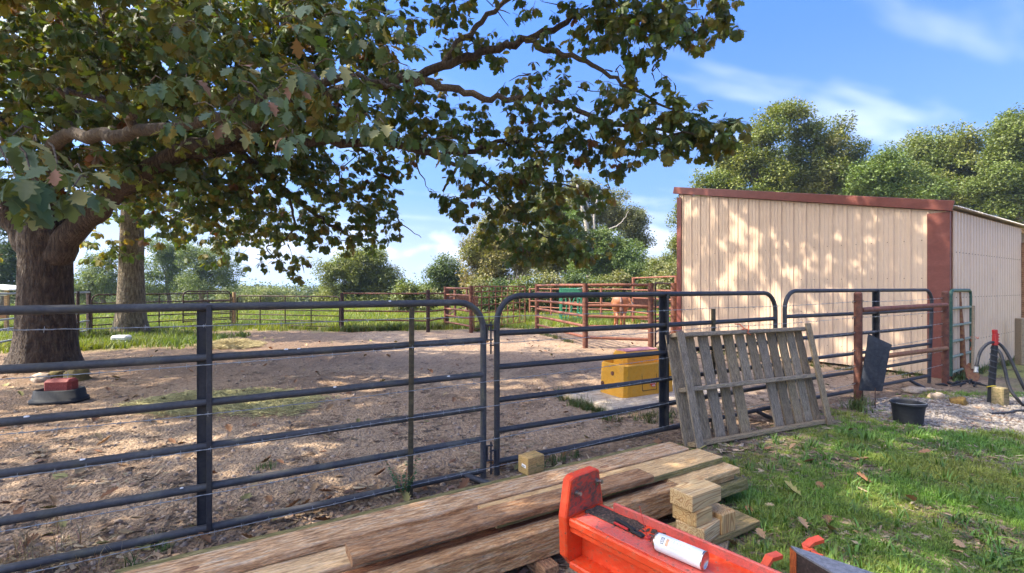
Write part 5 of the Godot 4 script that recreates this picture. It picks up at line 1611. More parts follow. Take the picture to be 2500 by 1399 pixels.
func build_horse() -> void:
	var at := AT(1512, 16.6)
	at.y = gh(at.x, at.z)
	var s := .80
	var t := thing("horse", "chestnut horse standing tail-on in the corral with its head turned aside", "horse", Transform3D(spin(-.12).scaled(Vector3.ONE * s), at))
	var bones := []
	bones.append([Vector3(0, 1.10, -.45), Vector3(0, 1.06, .1), .27, .30])
	bones.append([Vector3(0, 1.06, .1), Vector3(0, 1.14, .48), .30, .27])
	bones.append([Vector3(0, 1.24, -.4), Vector3(0, 1.28, .4), .14, .17])
	for x in [-1.0, 1.0]:
		bones.append([Vector3(.13 * x, 1.18, .46), Vector3(.15 * x, .95, .5), .21, .19])
		bones.append([Vector3(.15 * x, .95, .5), Vector3(.15 * x, .74, .40), .18, .12])
		bones.append([Vector3(.15 * x, .76, .42), Vector3(.14 * x, .50, .62), .115, .06])
		bones.append([Vector3(.14 * x, .52, .63), Vector3(.145 * x, .48, .60), .06, .06])
		bones.append([Vector3(.14 * x, .50, .61), Vector3(.145 * x, .16, .57), .052, .042])
		bones.append([Vector3(.145 * x, .16, .57), Vector3(.15 * x, .04, .51), .046, .06])
		bones.append([Vector3(.13 * x, 1.05, -.5), Vector3(.14 * x, .80, -.48), .17, .11])
		bones.append([Vector3(.14 * x, .80, -.48), Vector3(.13 * x, .46, -.50), .09, .058])
		bones.append([Vector3(.13 * x, .46, -.50), Vector3(.13 * x, .15, -.50), .05, .04])
		bones.append([Vector3(.13 * x, .15, -.50), Vector3(.13 * x, .04, -.55), .045, .06])
	bones.append([Vector3(0, 1.22, -.5), Vector3(.18, 1.30, -.85), .23, .15])
	bones.append([Vector3(.18, 1.30, -.85), Vector3(.40, 1.30, -.98), .15, .12])
	bones.append([Vector3(.40, 1.30, -.98), Vector3(.52, 1.15, -.90), .12, .10])
	bones.append([Vector3(.52, 1.15, -.90), Vector3(.66, .98, -.82), .085, .065])
	for x in [-.04, .05]: bones.append([Vector3(.37 + x, 1.42, -.98 + x), Vector3(.36 + x, 1.52, -.97 + x), .035, .012])
	var coat := func(p: Vector3) -> Color:
		var c := Color(.29, .105, .036)
		if p.y < .5 and p.z > -.2: c = Color(.29, .105, .036).lerp(Color(.10, .04, .02), clampf((.5 - p.y) * 5.0, 0, .8))
		if p.y < .17 and p.z > -.2 and p.x < .1: c = Color(.6, .55, .48)
		if p.y < .06: c = Color(.08, .06, .05)
		if p.x > .6: c = Color(.22, .17, .15)
		return c
	var m := StandardMaterial3D.new()
	m.vertex_color_use_as_albedo = true
	m.roughness = .55
	part(t, "body", surface(bones, .028, .06, coat).mesh(true), m)
	var tail := surface([[Vector3(0, 1.28, .70), Vector3(0, 1.12, .80), .05, .06], [Vector3(0, 1.12, .80), Vector3(.01, .78, .83), .065, .085], [Vector3(.01, .78, .83), Vector3(.02, .34, .80), .085, .03]], .025, .03, func(_p): return Color(.10, .045, .03))
	part(t, "tail", tail.mesh(true), m)
	var mane := surface([[Vector3(.02, 1.44, -.5), Vector3(.2, 1.46, -.82), .04, .045], [Vector3(.2, 1.46, -.82), Vector3(.36, 1.46, -.97), .045, .035]], .025, .03, func(_p): return Color(.10, .045, .03))
	part(t, "mane", mane.mesh(true), m)
	var halter := MB.new()
	halter.tube([Vector3(.60, 1.16, -.83), Vector3(.66, 1.05, -.76), Vector3(.60, .97, -.80), Vector3(.53, 1.04, -.88), Vector3(.60, 1.16, -.83)], .014, 6, false)
	part(t, "halter", halter, M.black)

# ---------------------------------------------------------------- things in the yard
func build_yard_things() -> void:
	# green walk gate, swung back
	var g0 := AT(2321, 7.18)
	var g1 := AT(2369, 7.8)
	var t := panel("walk_gate", "small green and bare-metal walk gate standing open by the pipe brace", g0, g1, .13, 1.36, [.13, .36, .59, .83, 1.09], [], .024, M.green_paint, .08, "gate")
	for c in t.get_children():
		if c.name.begins_with("rail"): c.material_override = M.green_worn
	var rp := MB.new()
	rp.tube([Vector3(.0, -.15, 0), Vector3(-.05, .7, 0), Vector3(-.11, 1.37, 0)], .042, 14)
	solo("leaning_pipe", "leaning rusty pipe post behind the green walk gate", "post", rp, M.rust_ochre, Transform3D(Basis.IDENTITY, AT(2354, 7.55)))
	# spade
	var sp := thing("spade", "old spade with pale wooden handle standing by the green gate", "spade", Transform3D(Basis.IDENTITY, AT(2374, 7.25)))
	var m := MB.new()
	m.tube([Vector3(.0, .18, .0), Vector3(.02, .6, -.01), Vector3(.045, 1.13, -.03)], .019, 10)
	part(sp, "handle", m, M.wood_grey)
	m = MB.new()
	m.prism(PackedVector2Array([Vector2(-.10, .2), Vector2(-.11, .05), Vector2(-.06, -.03), Vector2(.03, -.03), Vector2(.09, .05), Vector2(.09, .2), Vector2(.02, .26), Vector2(-.03, .26)]), .006, Transform3D(Basis(Vector3(1, 0, 0), -.25), Vector3(0, .01, .03)))
	part(sp, "blade", m, M.rust_ochre)
	var tw := MB.new()
	tw.tube([Vector3(0, 0, 0), Vector3(.06, .02, .02), Vector3(.1, -.01, .02), Vector3(.13, .015, 0)], .005, 5)
	tw.tube([Vector3(0, 0, 0), Vector3(.01, -.1, .02), Vector3(.0, -.2, .0)], .005, 5)
	tw.tube(ring_pts(Vector3(-.005, 0, 0), .032, .032, 0), .006, 5, false)
	solo("twine", "strand of orange baling twine tied to the green gate", "twine", tw, M.twine, Transform3D(Basis.IDENTITY, AT(2369, 7.78, .59)))
	# hydrant with hose
	var hb := AT(2419, 5.86)
	var h := thing("yard_hydrant", "black-wrapped yard hydrant pipe with red pump handle", "hydrant", Transform3D(Basis.IDENTITY, hb))
	m = MB.new()
	m.tube([Vector3(-.005, -.1, 0), Vector3(.02, .35, 0), Vector3(.048, .70, 0)], [.036, .033, .031], 16)
	part(h, "wrapped_pipe", m, M.black_plastic)
	m = MB.new()
	var tape := []
	for k in 90:
		var a := k * .42
		tape.append(Vector3(.012 + k * .0004, .28 + k * .0046, 0) + Vector3(cos(a), 0, sin(a)) * .0345)
	m.tube(tape, .006, 5, false)
	part(h, "tape", m, M.grey_plastic)
	m = MB.new()
	m.box(Vector3(.052, .77, 0), Vector3(.045, .14, .05), Basis(Vector3(0, 0, 1), -.05), .008)
	m.box(Vector3(.050, .865, .0), Vector3(.04, .06, .045), Basis(Vector3(0, 0, 1), .1), .006)
	for k in 4: m.box(Vector3(.078, .735 + k * .035, 0), Vector3(.018, .014, .045), Basis.IDENTITY, .004)
	part(h, "handle", m, M.red_plastic)
	m = MB.new()
	m.tube(ring_pts(Vector3(.005, .2, 0), .04, .04, 0), .007, 5, false)
	part(h, "band", m, M.twine_yellow)
	# hoses
	var ho := thing("garden_hose", "black rubber hose looped over the hydrant handle", "hose", Transform3D(Basis.IDENTITY, hb))
	var path := [P(2384, 898, 5.8), P(2386, 885, 5.8), P(2394, 858, 5.82), P(2412, 839, 5.84), P(2431, 836, 5.86), P(2446, 845, 5.84), P(2462, 868, 5.8), P(2480, 905, 5.75), P(2502, 950, 5.7), P(2530, 985, 5.7), P(2560, 994, 5.6), P(2640, 998, 5.5)]
	var hp := smooth_path(path, hb)
	m = MB.new()
	m.tube(hp, .0165, 10)
	part(ho, "tube", m, M.hose)
	m = MB.new()
	var e := P(2383, 903, 5.8) - hb
	m.tube([e + Vector3(.004, .04, 0), e, e + Vector3(-.01, -.03, .01)], [.022, .02, .024], 10)
	part(ho, "coupling", m, M.galv)
	var h2 := thing("garden_hose", "second black hose hanging from the hydrant spout to the ground", "hose", Transform3D(Basis.IDENTITY, hb))
	m = MB.new()
	m.tube(smooth_path([P(2432, 850, 5.86), P(2444, 866, 5.8), P(2454, 905, 5.75), P(2464, 945, 5.7), P(2482, 972, 5.65), P(2510, 993, 5.65), P(2600, 1003, 5.5)], hb), .017, 10)
	part(h2, "tube", m, M.hose)
	m = MB.new()
	m.tube(smooth_path([Vector3(-.55, .02, .55) + hb, Vector3(-.3, .018, .5) + hb, Vector3(-.1, .02, .42) + hb, Vector3(.3, .02, .5) + hb, Vector3(.9, .02, .25) + hb], hb), .012, 8)
	part(h2, "spare_loop", m, M.hose)
	var wb := MB.new()
	wb.box(Vector3(0, .1, 0), Vector3(.22, .12, .12), Basis(Vector3(0, 0, 1), PI / 2), .01)
	solo("wood_block", "short mossy wood block beside the hydrant pipe", "block", wb, M.wood_treated, Transform3D(spin(.3), AT(2442, 5.78)))
	# padded stand
	var pb := AT(2142, 5.6)
	var pd := thing("padded_stand", "black padded cushion held up on two thin metal stakes", "pad", Transform3D(spin(-.5), pb))
	m = MB.new()
	var nv := 12
	var pn := func(u: float, v: float, s: float) -> Vector3:
		var x := (u - .5) * .23 + (v - .5) * .09 - .02
		var y := .20 + v * .62 + (.03 if v > .9 else 0.0) * (u - .4) * -4.0
		var puff := .034 * pow(sin(clampf(u, .02, .98) * PI) * sin(clampf(v, .01, .99) * PI), .3)
		return Vector3(x, y, s * puff + .03 * cos(u * PI))
	for s in [-1.0, 1.0]:
		for i in nv:
			for j in nv:
				var u0 := float(i) / nv
				var u1 := float(i + 1) / nv
				var v0 := float(j) / nv
				var v1 := float(j + 1) / nv
				var q := [pn.call(u0, v0, s), pn.call(u1, v0, s), pn.call(u1, v1, s), pn.call(u0, v1, s)]
				if s > 0: m.quad(q[0], q[1], q[2], q[3])
				else: m.quad(q[3], q[2], q[1], q[0])
	part(pd, "cushion", m, M.black_pad)
	for x in [-.14, -.02]:
		var sm := MB.new()
		sm.tube([Vector3(x, -.1, 0), Vector3(x, .4, 0)], .005, 6)
		part(pd, "stake", sm, M.rust_dark)
	# bucket
	var bk := thing("rubber_bucket", "low black rubber bucket with thin wire bail on the grass", "bucket", Transform3D(spin(.2), AT(2217, 5.02)))
	m = MB.new()
	m.lathe([Vector2(.0, .004), Vector2(.116, .004), Vector2(.124, .012), Vector2(.142, .19), Vector2(.156, .195), Vector2(.158, .212), Vector2(.148, .215), Vector2(.137, .2), Vector2(.118, .03), Vector2(.0, .025)], 36)
	part(bk, "tub", m, M.black_plastic)
	m = MB.new()
	var bail := []
	for k in 17:
		var a := PI * k / 16.0
		bail.append(Vector3(cos(a) * .153, .212 + sin(a) * .012, sin(a) * .148))
	m.tube(bail, .0028, 6)
	part(bk, "bail", m, M.galv)
	for r in [[2231, 957, .17, .055, .10, M.stone, "flat pale stone lying near the padded stand"], [2287, 973, .085, .06, .07, M.stone, "small grey-white stone in the gravel"], [2341, 987, .085, .07, .075, M.stone_moss, "rounded orange-tan stone in the gravel near the hydrant"], [2268, 953, .07, .03, .04, M.stone, "thin splinter of stone beside the flat pale one"]]:
		var c := G(r[0], r[1])
		solo("stone", r[6], "stone", rock(r[2], r[3], r[4], r[0] * .1), shifted(r[5], Vector3(r[0], 0, 0), rgb(255, 250, 240) if r[0] != 2341 else rgb(255, 232, 206)), Transform3D(spin(r[0]), c + Vector3(0, r[3] * .3, 0)))
	# dark scraps of rubber at the foot of the brace
	m = MB.new()
	for k in 9:
		var c := Vector3(rnd(-.25, .35), .015, rnd(-.12, .12))
		m.tube([c, c + Vector3(rnd(-.1, .1), rnd(.01, .06), rnd(-.08, .08)), c + Vector3(rnd(-.2, .2), .01, rnd(-.12, .12))], [.012, .02, .006], 5)
	solo("rubber_scraps", "tangle of torn black rubber strips at the brace foot", "scrap", m, M.black_plastic, Transform3D(Basis.IDENTITY, G(2335, 942)))
func smooth_path(pts: Array, origin: Vector3) -> Array:
	var out := []
	var n := pts.size()
	for i in n - 1:
		for s in 6:
			out.append(pts[i].cubic_interpolate(pts[i + 1], pts[max(i - 1, 0)], pts[min(i + 2, n - 1)], s / 6.0) - origin)
	out.append(pts[n - 1] - origin)
	return out

# ---------------------------------------------------------------- pallet
func build_pallet() -> void:
	var bl := AT(1686, 4.20)
	var br := AT(2022, 5.0)
	var tl := AT(1634, 4.40, .985)
	var u := (br - bl).normalized()
	var w := bl.distance_to(br)
	var v := tl - bl
	v = (v - u * v.dot(u))
	var hgt := v.length()
	var bs := frame(u, v)          # x along, y up the slope, z out of the face
	var t := thing("wooden_pallet", "grey weathered wooden pallet with broken slats leaning against the gate", "pallet", Transform3D(bs, bl + Vector3(0, .0, 0)))
	var tones := []
	for k in 5: tones.append(shifted(M.wood_grey, Vector3(k * .37, k * .21, k * .53), [rgb(255, 255, 255), rgb(236, 230, 220), rgb(246, 246, 250), rgb(222, 216, 206), rgb(255, 248, 232)][k]))
	var along := Basis(Vector3(0, 1, 0), Vector3(-1, 0, 0), Vector3(0, 0, 1))      # board length up the slope
	var slat := func(x: float, y0: float, y1: float, wd: float, z: float, k: int, tilt: float, name_: String) -> void:
		var m := MB.new()
		var l := y1 - y0
		m.box(Vector3.ZERO, Vector3(l, wd, .018), Basis.IDENTITY, .003)
		part(t, name_, m, tones[k % 5], Transform3D(Basis(Vector3(0, 0, 1), tilt) * along, Vector3(x, (y0 + y1) / 2, z)))
	# three stringers, then slats behind them and end boards in front
	for y in [.03, .50, hgt - .02]:
		var m := MB.new()
		m.box(Vector3.ZERO, Vector3(w - .02, .040, .085), Basis.IDENTITY, .006)
		part(t, "stringer", m, tones[[4, 0, 2][[.03, .50, hgt - .02].find(y)]], Transform3D(Basis(Vector3(0, 0, 1), -.004), Vector3(w / 2, y, .0)))
	var xs := [.05, .24, .41, .57, .73, .885, 1.035, 1.18, 1.325, 1.47, 1.61, 1.74]
	for k in xs.size():
		var y0 := .0
		if k == 5 or k == 6: y0 = .48
		slat.call(xs[k] * w / 1.82, y0, hgt - .005 * (k % 3), [.15, .122, .126, .12, .13, .116, .12, .124, .12, .118, .116, .11][k], -.052, k, rnd(-.012, .012), "slat")
	slat.call(.06, -.01, hgt + .015, .085, .052, 2, .006, "end_board")
	slat.call(w - .05, -.01, hgt + .03, .085, .052, 4, -.008, "end_board")
	var tw := MB.new()
	tw.tube([Vector3(-.05, .0, .02), Vector3(.0, .012, .05), Vector3(.06, .0, .045), Vector3(.1, .03, .02), Vector3(.13, .05, 0)], .005, 5)
	tw.tube([Vector3(.0, .012, .05), Vector3(-.03, .06, .03), Vector3(-.06, .07, .0)], .005, 5)
	tw.tube([Vector3(.06, .0, .045), Vector3(.03, -.03, .05), Vector3(.07, -.05, .05)], .004, 5)
	solo("twine", "loop of orange baling twine on the pallet's top rail", "twine", tw, M.twine, t.transform * Transform3D(Basis.IDENTITY, Vector3(w * .47, hgt - .005, .0)))

# ---------------------------------------------------------------- lumber pile
var LB := Basis()
func board(called: String, label: String, s0: float, s1: float, c0: float, c1: float, h0: float, h1: float, m: Material, yaw := 0.0, ch := .004, category := "board") -> MeshInstance3D:
	var mb := MB.new()
	var l := s1 - s0
	var w := c1 - c0
	var h := h1 - h0
	# a board with slightly uneven, worn edges
	var n := maxi(2, int(l / .12))
	var sec := [Vector2(-w / 2 + ch, -h / 2), Vector2(w / 2 - ch, -h / 2), Vector2(w / 2, -h / 2 + ch), Vector2(w / 2, h / 2 - ch), Vector2(w / 2 - ch, h / 2), Vector2(-w / 2 + ch, h / 2), Vector2(-w / 2, h / 2 - ch), Vector2(-w / 2, -h / 2 + ch)]
	var rings := []
	for i in n + 1:
		var x := -l / 2 + l * i / n
		var ring := []
		for k in 8:
			var q: Vector2 = sec[k]
			var j := Vector3(0, q.y, q.x)
			var jig := .0022 * tn.get_noise_2d(i * 40.0 + k * 13.0, s0 * 50.0 + c0 * 90.0)
			ring.append(Vector3(x, j.y + (0.0 if q.y < 0 else jig), j.z + jig))
		rings.append(ring)
	for i in n:
		for k in 8:
			var k2 := (k + 1) % 8
			mb.outward([rings[i][k], rings[i + 1][k], rings[i + 1][k2], rings[i][k2]], (rings[i][0] + rings[i + 1][4]) * .5)
	for e in [0, n]:
		for k in range(1, 7):
			var a: Vector3 = rings[e][0]
			var b: Vector3 = rings[e][k]
			var d: Vector3 = rings[e][k + 1]
			if ((b - a).cross(d - a).x > 0) == (e == n): mb.tri(a, b, d)
			else: mb.tri(a, d, b)
	return solo(called, label, category, mb, m, Transform3D(LB * spin(yaw), LB * Vector3((s0 + s1) / 2, (h0 + h1) / 2, (c0 + c1) / 2)))
func knot(on: Node, at: Vector3, r: float) -> void:      # a dark knot, drawn out along the grain
	var m := MB.new()
	m.lathe([Vector2(1.0, 0.0), Vector2(.85, .001), Vector2(.0, .0014)], 16, Transform3D(Basis.IDENTITY, at), Vector2(r * 1.7, r))
	part(on, "knot", m, M.wood_red)
func block(label: String, corner: Vector3, xdir: Vector2, size: Vector3, m: Material, up := false) -> MeshInstance3D:
	var bs := frame(Vector3(xdir.x, 0, xdir.y), Vector3.UP)
	var mb := MB.new()
	if up: mb.box(Vector3.ZERO, Vector3(size.y, size.x, size.z), Basis.IDENTITY, .004)
	else: mb.box(Vector3.ZERO, size, Basis.IDENTITY, .004)
	var xf := Transform3D(bs, corner + bs.x * size.x / 2 + Vector3(0, size.y / 2, 0) - bs.z * size.z / 2)
	if up: xf.basis = bs * Basis(Vector3(0, 0, 1), PI / 2)
	return solo("wood_offcut", label, "block", mb, m, xf)
func build_lumber() -> void:
	LB = frame(Vector3(.859, 0, -.512), Vector3.UP)
	for k in 3:
		var mb := MB.new()
		mb.box(Vector3.ZERO, Vector3(.76, .074, .09), Basis.IDENTITY, .006)
		solo("bearer_block", ["old timber bearer under the near end of the lumber pile", "old timber bearer under the middle of the lumber pile", "old timber bearer under the far end of the lumber pile"][k], "timber", mb, M.wood_red, Transform3D(LB * spin(PI / 2), LB * Vector3([.1, 1.35, 2.5][k], .037, -2.27)))
	board("lumber_beam", "grey-green beam along the gate side of the pile", -.4, 2.83, -2.62, -2.405, .0745, .2215, shifted(M.wood_moss, Vector3(.1, .3, .2), rgb(236, 232, 226)), 0, .012, "beam")
	board("lumber_beam", "hidden dark beam under the pale plank of the pile", -.3, 2.55, -2.39, -2.165, .0745, .183, M.wood_red, 0, .008, "beam")
	board("lumber_plank", "pale yellow plank lying below the wide weathered top plank", -.7, 2.62, -2.39, -2.152, .184, .2215, M.wood_pale)
	board("lumber_beam", "reddish rotting beam in the gap of the pile", -.5, 2.45, -2.147, -2.056, .0745, .198, shifted(M.wood_red, Vector3(.5, .1, .9), rgb(255, 232, 214)), 0, .010, "beam")
	board("lumber_beam", "thick brown beam at the front of the pile behind the red steel frame", -.4, 2.36, -2.053, -1.955, .0745, .2215, shifted(M.wood_brown, Vector3(.7, .4, .1), rgb(238, 230, 216)), 0, .008, "beam")
	board("lumber_plank", "upper light board end sticking out beside the offcuts", 2.365, 2.925, -2.14, -1.965, .185, .2215, shifted(M.wood_pale, Vector3(.2, .9, .1), rgb(255, 250, 236)))
	board("lumber_plank", "middle board end recessed under the light one", 2.37, 2.895, -2.13, -1.985, .143, .1835, shifted(M.wood_pale, Vector3(.6, .2, .5), rgb(226, 216, 198)))
	board("lumber_plank", "lowest wide board end at the bottom of the pile", 2.3, 2.975, -2.15, -1.94, .0745, .141, shifted(M.wood_moss, Vector3(.3, .2, .5), rgb(255, 246, 236)))
	board("lumber_plank", "long wide weathered plank across the top of the pile", -.7, 2.85, -2.487, -2.307, .2225, .2625, M.wood_brown, 0, .006)
	for kn in [[.55, -.02], [1.02, .045], [-.35, -.05], [-1.2, .03], [.2, .06]]:
		knot(get_node("lumber_plank_004"), Vector3(kn[0], .0195, kn[1]), .016 + .006 * absf(kn[0]))
	board("lumber_plank", "pale plank with green mossy edge ending beyond the others", 1.15, 2.908, -2.285, -2.078, .2225, .2605, shifted(M.wood_pale, Vector3(.4, .6, .2), rgb(250, 244, 228)), 0, .005)
	var edge := MB.new()
	edge.box(Vector3.ZERO, Vector3(1.75, .034, .003), Basis.IDENTITY, .001)
	var pk := get_node("lumber_plank_005") if has_node("lumber_plank_005") else null
	if pk: part(pk, "moss", edge, M.wood_moss, Transform3D(Basis.IDENTITY, Vector3(0, 0, .1045)))
	board("lumber_plank", "short reddish-brown plank lying on top of the pile", .45, 2.18, -2.165, -2.025, .2635, .302, shifted(M.wood_brown, Vector3(.2, .8, .3), rgb(206, 194, 184)), -.012, .005)
	board("lumber_plank", "low green-edged plank under the stack of offcuts", 1.75, 2.67, -1.915, -1.665, .022, .06, shifted(M.wood_treated, Vector3(.3, .3, .3), rgb(255, 244, 220)))
	board("wood_scrap", "split scrap of wood under the green-edged plank", 2.1, 2.4, -1.76, -1.60, -.01, .0215, M.wood_grey, .5)
	board("wood_scrap", "rotten splintered stick beside the offcuts", 1.72, 2.02, -1.86, -1.81, .0605, .085, M.wood_brown, -.75, .008)
	# offcuts
	var f := func(px: float, py: float, h: float) -> Vector3: return G(px, py, h)
	block("bottom square offcut of the stacked wood blocks", f.call(1720, 1335, .0605), Vector2(.743, -.669), Vector3(.187, .084, .165), M.wood_fresh)
	block("middle offcut of the stacked wood blocks", f.call(1700, 1290, .145), Vector2(.82, -.58), Vector3(.15, .08, .15), shifted(M.wood_fresh, Vector3(.3, .1, .6), rgb(255, 246, 226)))
	block("long top offcut of the stacked wood blocks", f.call(1690.5, 1253, .2255), Vector2(.83, -.558), Vector3(.26, .086, .145), shifted(M.wood_fresh, Vector3(.7, .6, .1), rgb(255, 250, 240)))
	block("upright offcut standing beside the stacked blocks", f.call(1762.5, 1308, .0605), Vector2(.87, -.49), Vector3(.117, .11, .12), shifted(M.wood_fresh, Vector3(.1, .9, .4), rgb(250, 236, 214)), true)
	var cb := block("square treated post offcut with white tag, alone on the beam", G(1289, 1163, .222), Vector2(.78, -.62), Vector3(.14, .11, .10), M.wood_block)
	var tagm := MB.new()
	tagm.box(Vector3(-.071, -.0, .01), Vector3(.002, .02, .04), Basis(Vector3(1, 0, 0), .1), .0005)
	part(cb, "tag", tagm, M.label_white)
	var tl := MB.new()
	for k in 5: tl.box(Vector3(-.0725, -.002, -.002 + k * .005), Vector3(.001, .008, .0022), Basis(Vector3(1, 0, 0), .1))
	part(cb, "tag_print", tl, M.print)

# ---------------------------------------------------------------- steel implements in front
func build_implements() -> void:
	var o := Vector3(.2525, 0, -2.09)
	var bs := frame(Vector3(.65, 0, .76), Vector3.UP)
	var t := thing("tractor_implement", "red-orange painted steel channel frame with bolted upright end plate", "implement", Transform3D(bs, o))
	var m := MB.new()
	# end plate: outline in (z, y), thickness along x
	var poly := PackedVector2Array([Vector2(.03, .42), Vector2(.022, .25), Vector2(-.03, .19), Vector2(-.19, .19), Vector2(-.228, .25), Vector2(-.228, .42), Vector2(-.20, .575), Vector2(-.175, .588), Vector2(-.025, .588), Vector2(.0, .575)])
	var px := Transform3D(Basis(Vector3(0, 0, 1), Vector3(0, 1, 0), Vector3(1, 0, 0)), Vector3(-.046, 0, 0))
	var mm := MB.new()
	var flip := PackedVector2Array()
	for p in poly: flip.append(p)
	plate(mm, flip, -.046, 0.0, .006)
	part(t, "end_plate", mm, M.red_paint)
	var face := MB.new()     # the scuffed inner face of the plate, a worn skin of paint
	plate(face, PackedVector2Array([Vector2(.012, .425), Vector2(-.21, .425), Vector2(-.19, .565), Vector2(-.168, .58), Vector2(-.032, .58), Vector2(-.012, .565)]), .0005, .003, 0.0)
	part(t, "worn_face", face, M.red_worn)
	for b in [[.515, -.035, .35], [.53, -.172, -.5]]:
		var bm := MB.new()
		bm.tube([Vector3(.0, b[0], b[1]), Vector3(.034, b[0] + .006, b[1] + .012 * b[2])], .0085, 10)
		bm.tube([Vector3(.002, b[0], b[1]), Vector3(.012, b[0], b[1])], .015, 6)
		part(t, "bolt", bm, M.bolt)
	m = MB.new()
	m.box(Vector3(.50, .399, -.10), Vector3(1.0, .036, .225), Basis.IDENTITY, .006)
	m.box(Vector3(.50, .381, -.003), Vector3(1.0, .05, .012), Basis.IDENTITY, .003)
	part(t, "top_flange", m, M.red_paint)
	m = MB.new()
	m.box(Vector3(.51, .4185, -.045), Vector3(.96, .003, .075), Basis.IDENTITY, .001)
	part(t, "dusty_strip", m, M.red_dusty)
	m = MB.new()
	m.box(Vector3(.50, .3, -.085), Vector3(1.0, .17, .02), Basis.IDENTITY, .003)
	part(t, "web", m, M.red_paint)
	m = MB.new()
	m.box(Vector3(.50, .215, -.075), Vector3(1.0, .03, .17), Basis.IDENTITY, .006)
	part(t, "bottom_flange", m, M.red_paint)
	m = MB.new()
	m.box(Vector3(.54, .432, -.200), Vector3(.92, .04, .014), Basis.IDENTITY, .004)
	part(t, "rear_lip", m, M.red_dusty)
	m = MB.new()
	for k in 60:
		var x := pow(rng.randf(), 1.6) * .40
		var z := rnd(-.185, -.085)
		m.put(rock(rnd(.006, .022), rnd(.001, .004), rnd(.005, .016), k, 8, 5), Transform3D(spin(rnd(0, 6)), Vector3(x + .012, .4185, z)))
	part(t, "packed_dirt", m, M.grime).set_meta("kind", "stuff")
	m = MB.new()
	m.box(Vector3(.135, .4185, -.137), Vector3(.25, .003, .096), Basis.IDENTITY, .001)
	part(t, "grime_layer", m, M.grime)
	m = MB.new()
	m.box(Vector3(.82, .1, -.1), Vector3(.1, .2, .1), Basis.IDENTITY, .006)
	part(t, "leg", m, M.red_paint)
	# spray can
	var c0 := G(1722, 1370, .453)
	var c1 := G(1585, 1313, .453)
	var cb := frame(c1 - c0, Vector3.UP)                     # x from base to nozzle
	var can := thing("spray_can", "silver-white spray can with red nozzle lying on the red steel frame", "spray can", Transform3D(cb, c0))
	var turn := Basis(Vector3(0, -1, 0), Vector3(1, 0, 0), Vector3(0, 0, 1))
	m = MB.new()
	m.lathe([Vector2(.0318, .004), Vector2(.0322, .008), Vector2(.0322, .176), Vector2(.0312, .182)], 40, Transform3D(turn, Vector3.ZERO))
	part(can, "body", m, M.can)
	m = MB.new()
	m.lathe([Vector2(.0, .013), Vector2(.018, .011), Vector2(.0285, .002), Vector2(.031, -.001), Vector2(.0333, .001), Vector2(.0333, .005), Vector2(.0318, .006)], 40, Transform3D(turn, Vector3.ZERO))
	part(can, "base", m, M.can_metal)
	m = MB.new()
	m.lathe([Vector2(.0328, .181), Vector2(.0332, .185), Vector2(.0300, .190), Vector2(.020, .2), Vector2(.0145, .202), Vector2(.0145, .207), Vector2(.0, .208)], 40, Transform3D(turn, Vector3.ZERO))
	part(can, "shoulder", m, M.can_metal)
	m = MB.new()
	m.lathe([Vector2(.009, .207), Vector2(.009, .224), Vector2(.007, .228), Vector2(.0, .228)], 16, Transform3D(turn, Vector3.ZERO))
	m.box(Vector3(.218, .004, -.010), Vector3(.012, .008, .016), Basis.IDENTITY, .002)
	part(can, "nozzle", m, M.red_plastic)
	m = MB.new()
	m.tube([Vector3(.218, .004, -.014), Vector3(.235, .05, -.012), Vector3(.256, .115, -.010)], .0014, 6)
	part(can, "straw", m, M.red_plastic)
	# print on the can: each mark a thin patch bent round the body
	var patch := func(mb: MB, x0: float, x1: float, a0: float, a1: float, r: float) -> void:
		var n := 6
		for k in n:
			var p := lerpf(a0, a1, float(k) / n)
			var q := lerpf(a0, a1, float(k + 1) / n)
			mb.quad(Vector3(x0, cos(p) * r, sin(p) * r), Vector3(x0, cos(q) * r, sin(q) * r), Vector3(x1, cos(q) * r, sin(q) * r), Vector3(x1, cos(p) * r, sin(p) * r))
	m = MB.new()
	patch.call(m, .146, .159, -1.15, -.40, .03245)
	part(can, "badge", m, M.black)
	m = MB.new()
	patch.call(m, .148, .157, -1.07, -.48, .0327)
	part(can, "badge", m, M.label_white)
	var ang := -.775
	text_part(can, "lettering", "ACE", .0085, M.black, Transform3D(Basis(Vector3(1, 0, 0), ang) * Basis(Vector3(0, 0, 1), Vector3(-1, 0, 0), Vector3(0, -1, 0)) * Basis(Vector3(1, 0, 0), PI), Vector3(.1525, cos(ang) * .0329, sin(ang) * .0329)), .0004)
	m = MB.new()
	patch.call(m, .128, .139, -1.2, -.35, .03245)
	part(can, "badge", m, M.tan_print)
	m = MB.new()
	for k in 17: patch.call(m, .066 + k * .0033, .0668 + k * .0033, -1.25, -.75 + .5 * absf(sin(k * 2.3)), .03242)
	for k in 4: patch.call(m, .046 + k * .003, .0468 + k * .003, -1.2, -.4, .03242)
	part(can, "small_print", m, M.print)
	# shears
	var s0 := G(1500, 1270, .43)
	var s1 := G(1556, 1302, .43)
	var sb := frame(s1 - s0, Vector3.UP)
	var sh := thing("hand_shears", "black and red handled hand shears lying on the steel frame", "shears", Transform3D(sb, Vector3(s0.x, .4215, s0.z)))
	for k in 2:
		m = MB.new()
		var z: float = [.012, -.010][k]
		m.box(Vector3(.05, .008, z), Vector3([.075, .11][k], [.010, .016][k], [.009, .018][k]), Basis(Vector3.UP, [.08, -.06][k]), .004)
		part(sh, "handle", m, [M.red_plastic, M.black][k])
	m = MB.new()
	m.box(Vector3(.128, .008, 0), Vector3(.06, .012, .02), Basis.IDENTITY, .004)
	m.tube([Vector3(.11, .0, 0), Vector3(.11, .018, 0)], .007, 10)
	part(sh, "blades", m, M.black)
	# the second implement: grey steel beam with orange hooks
	var h := .35
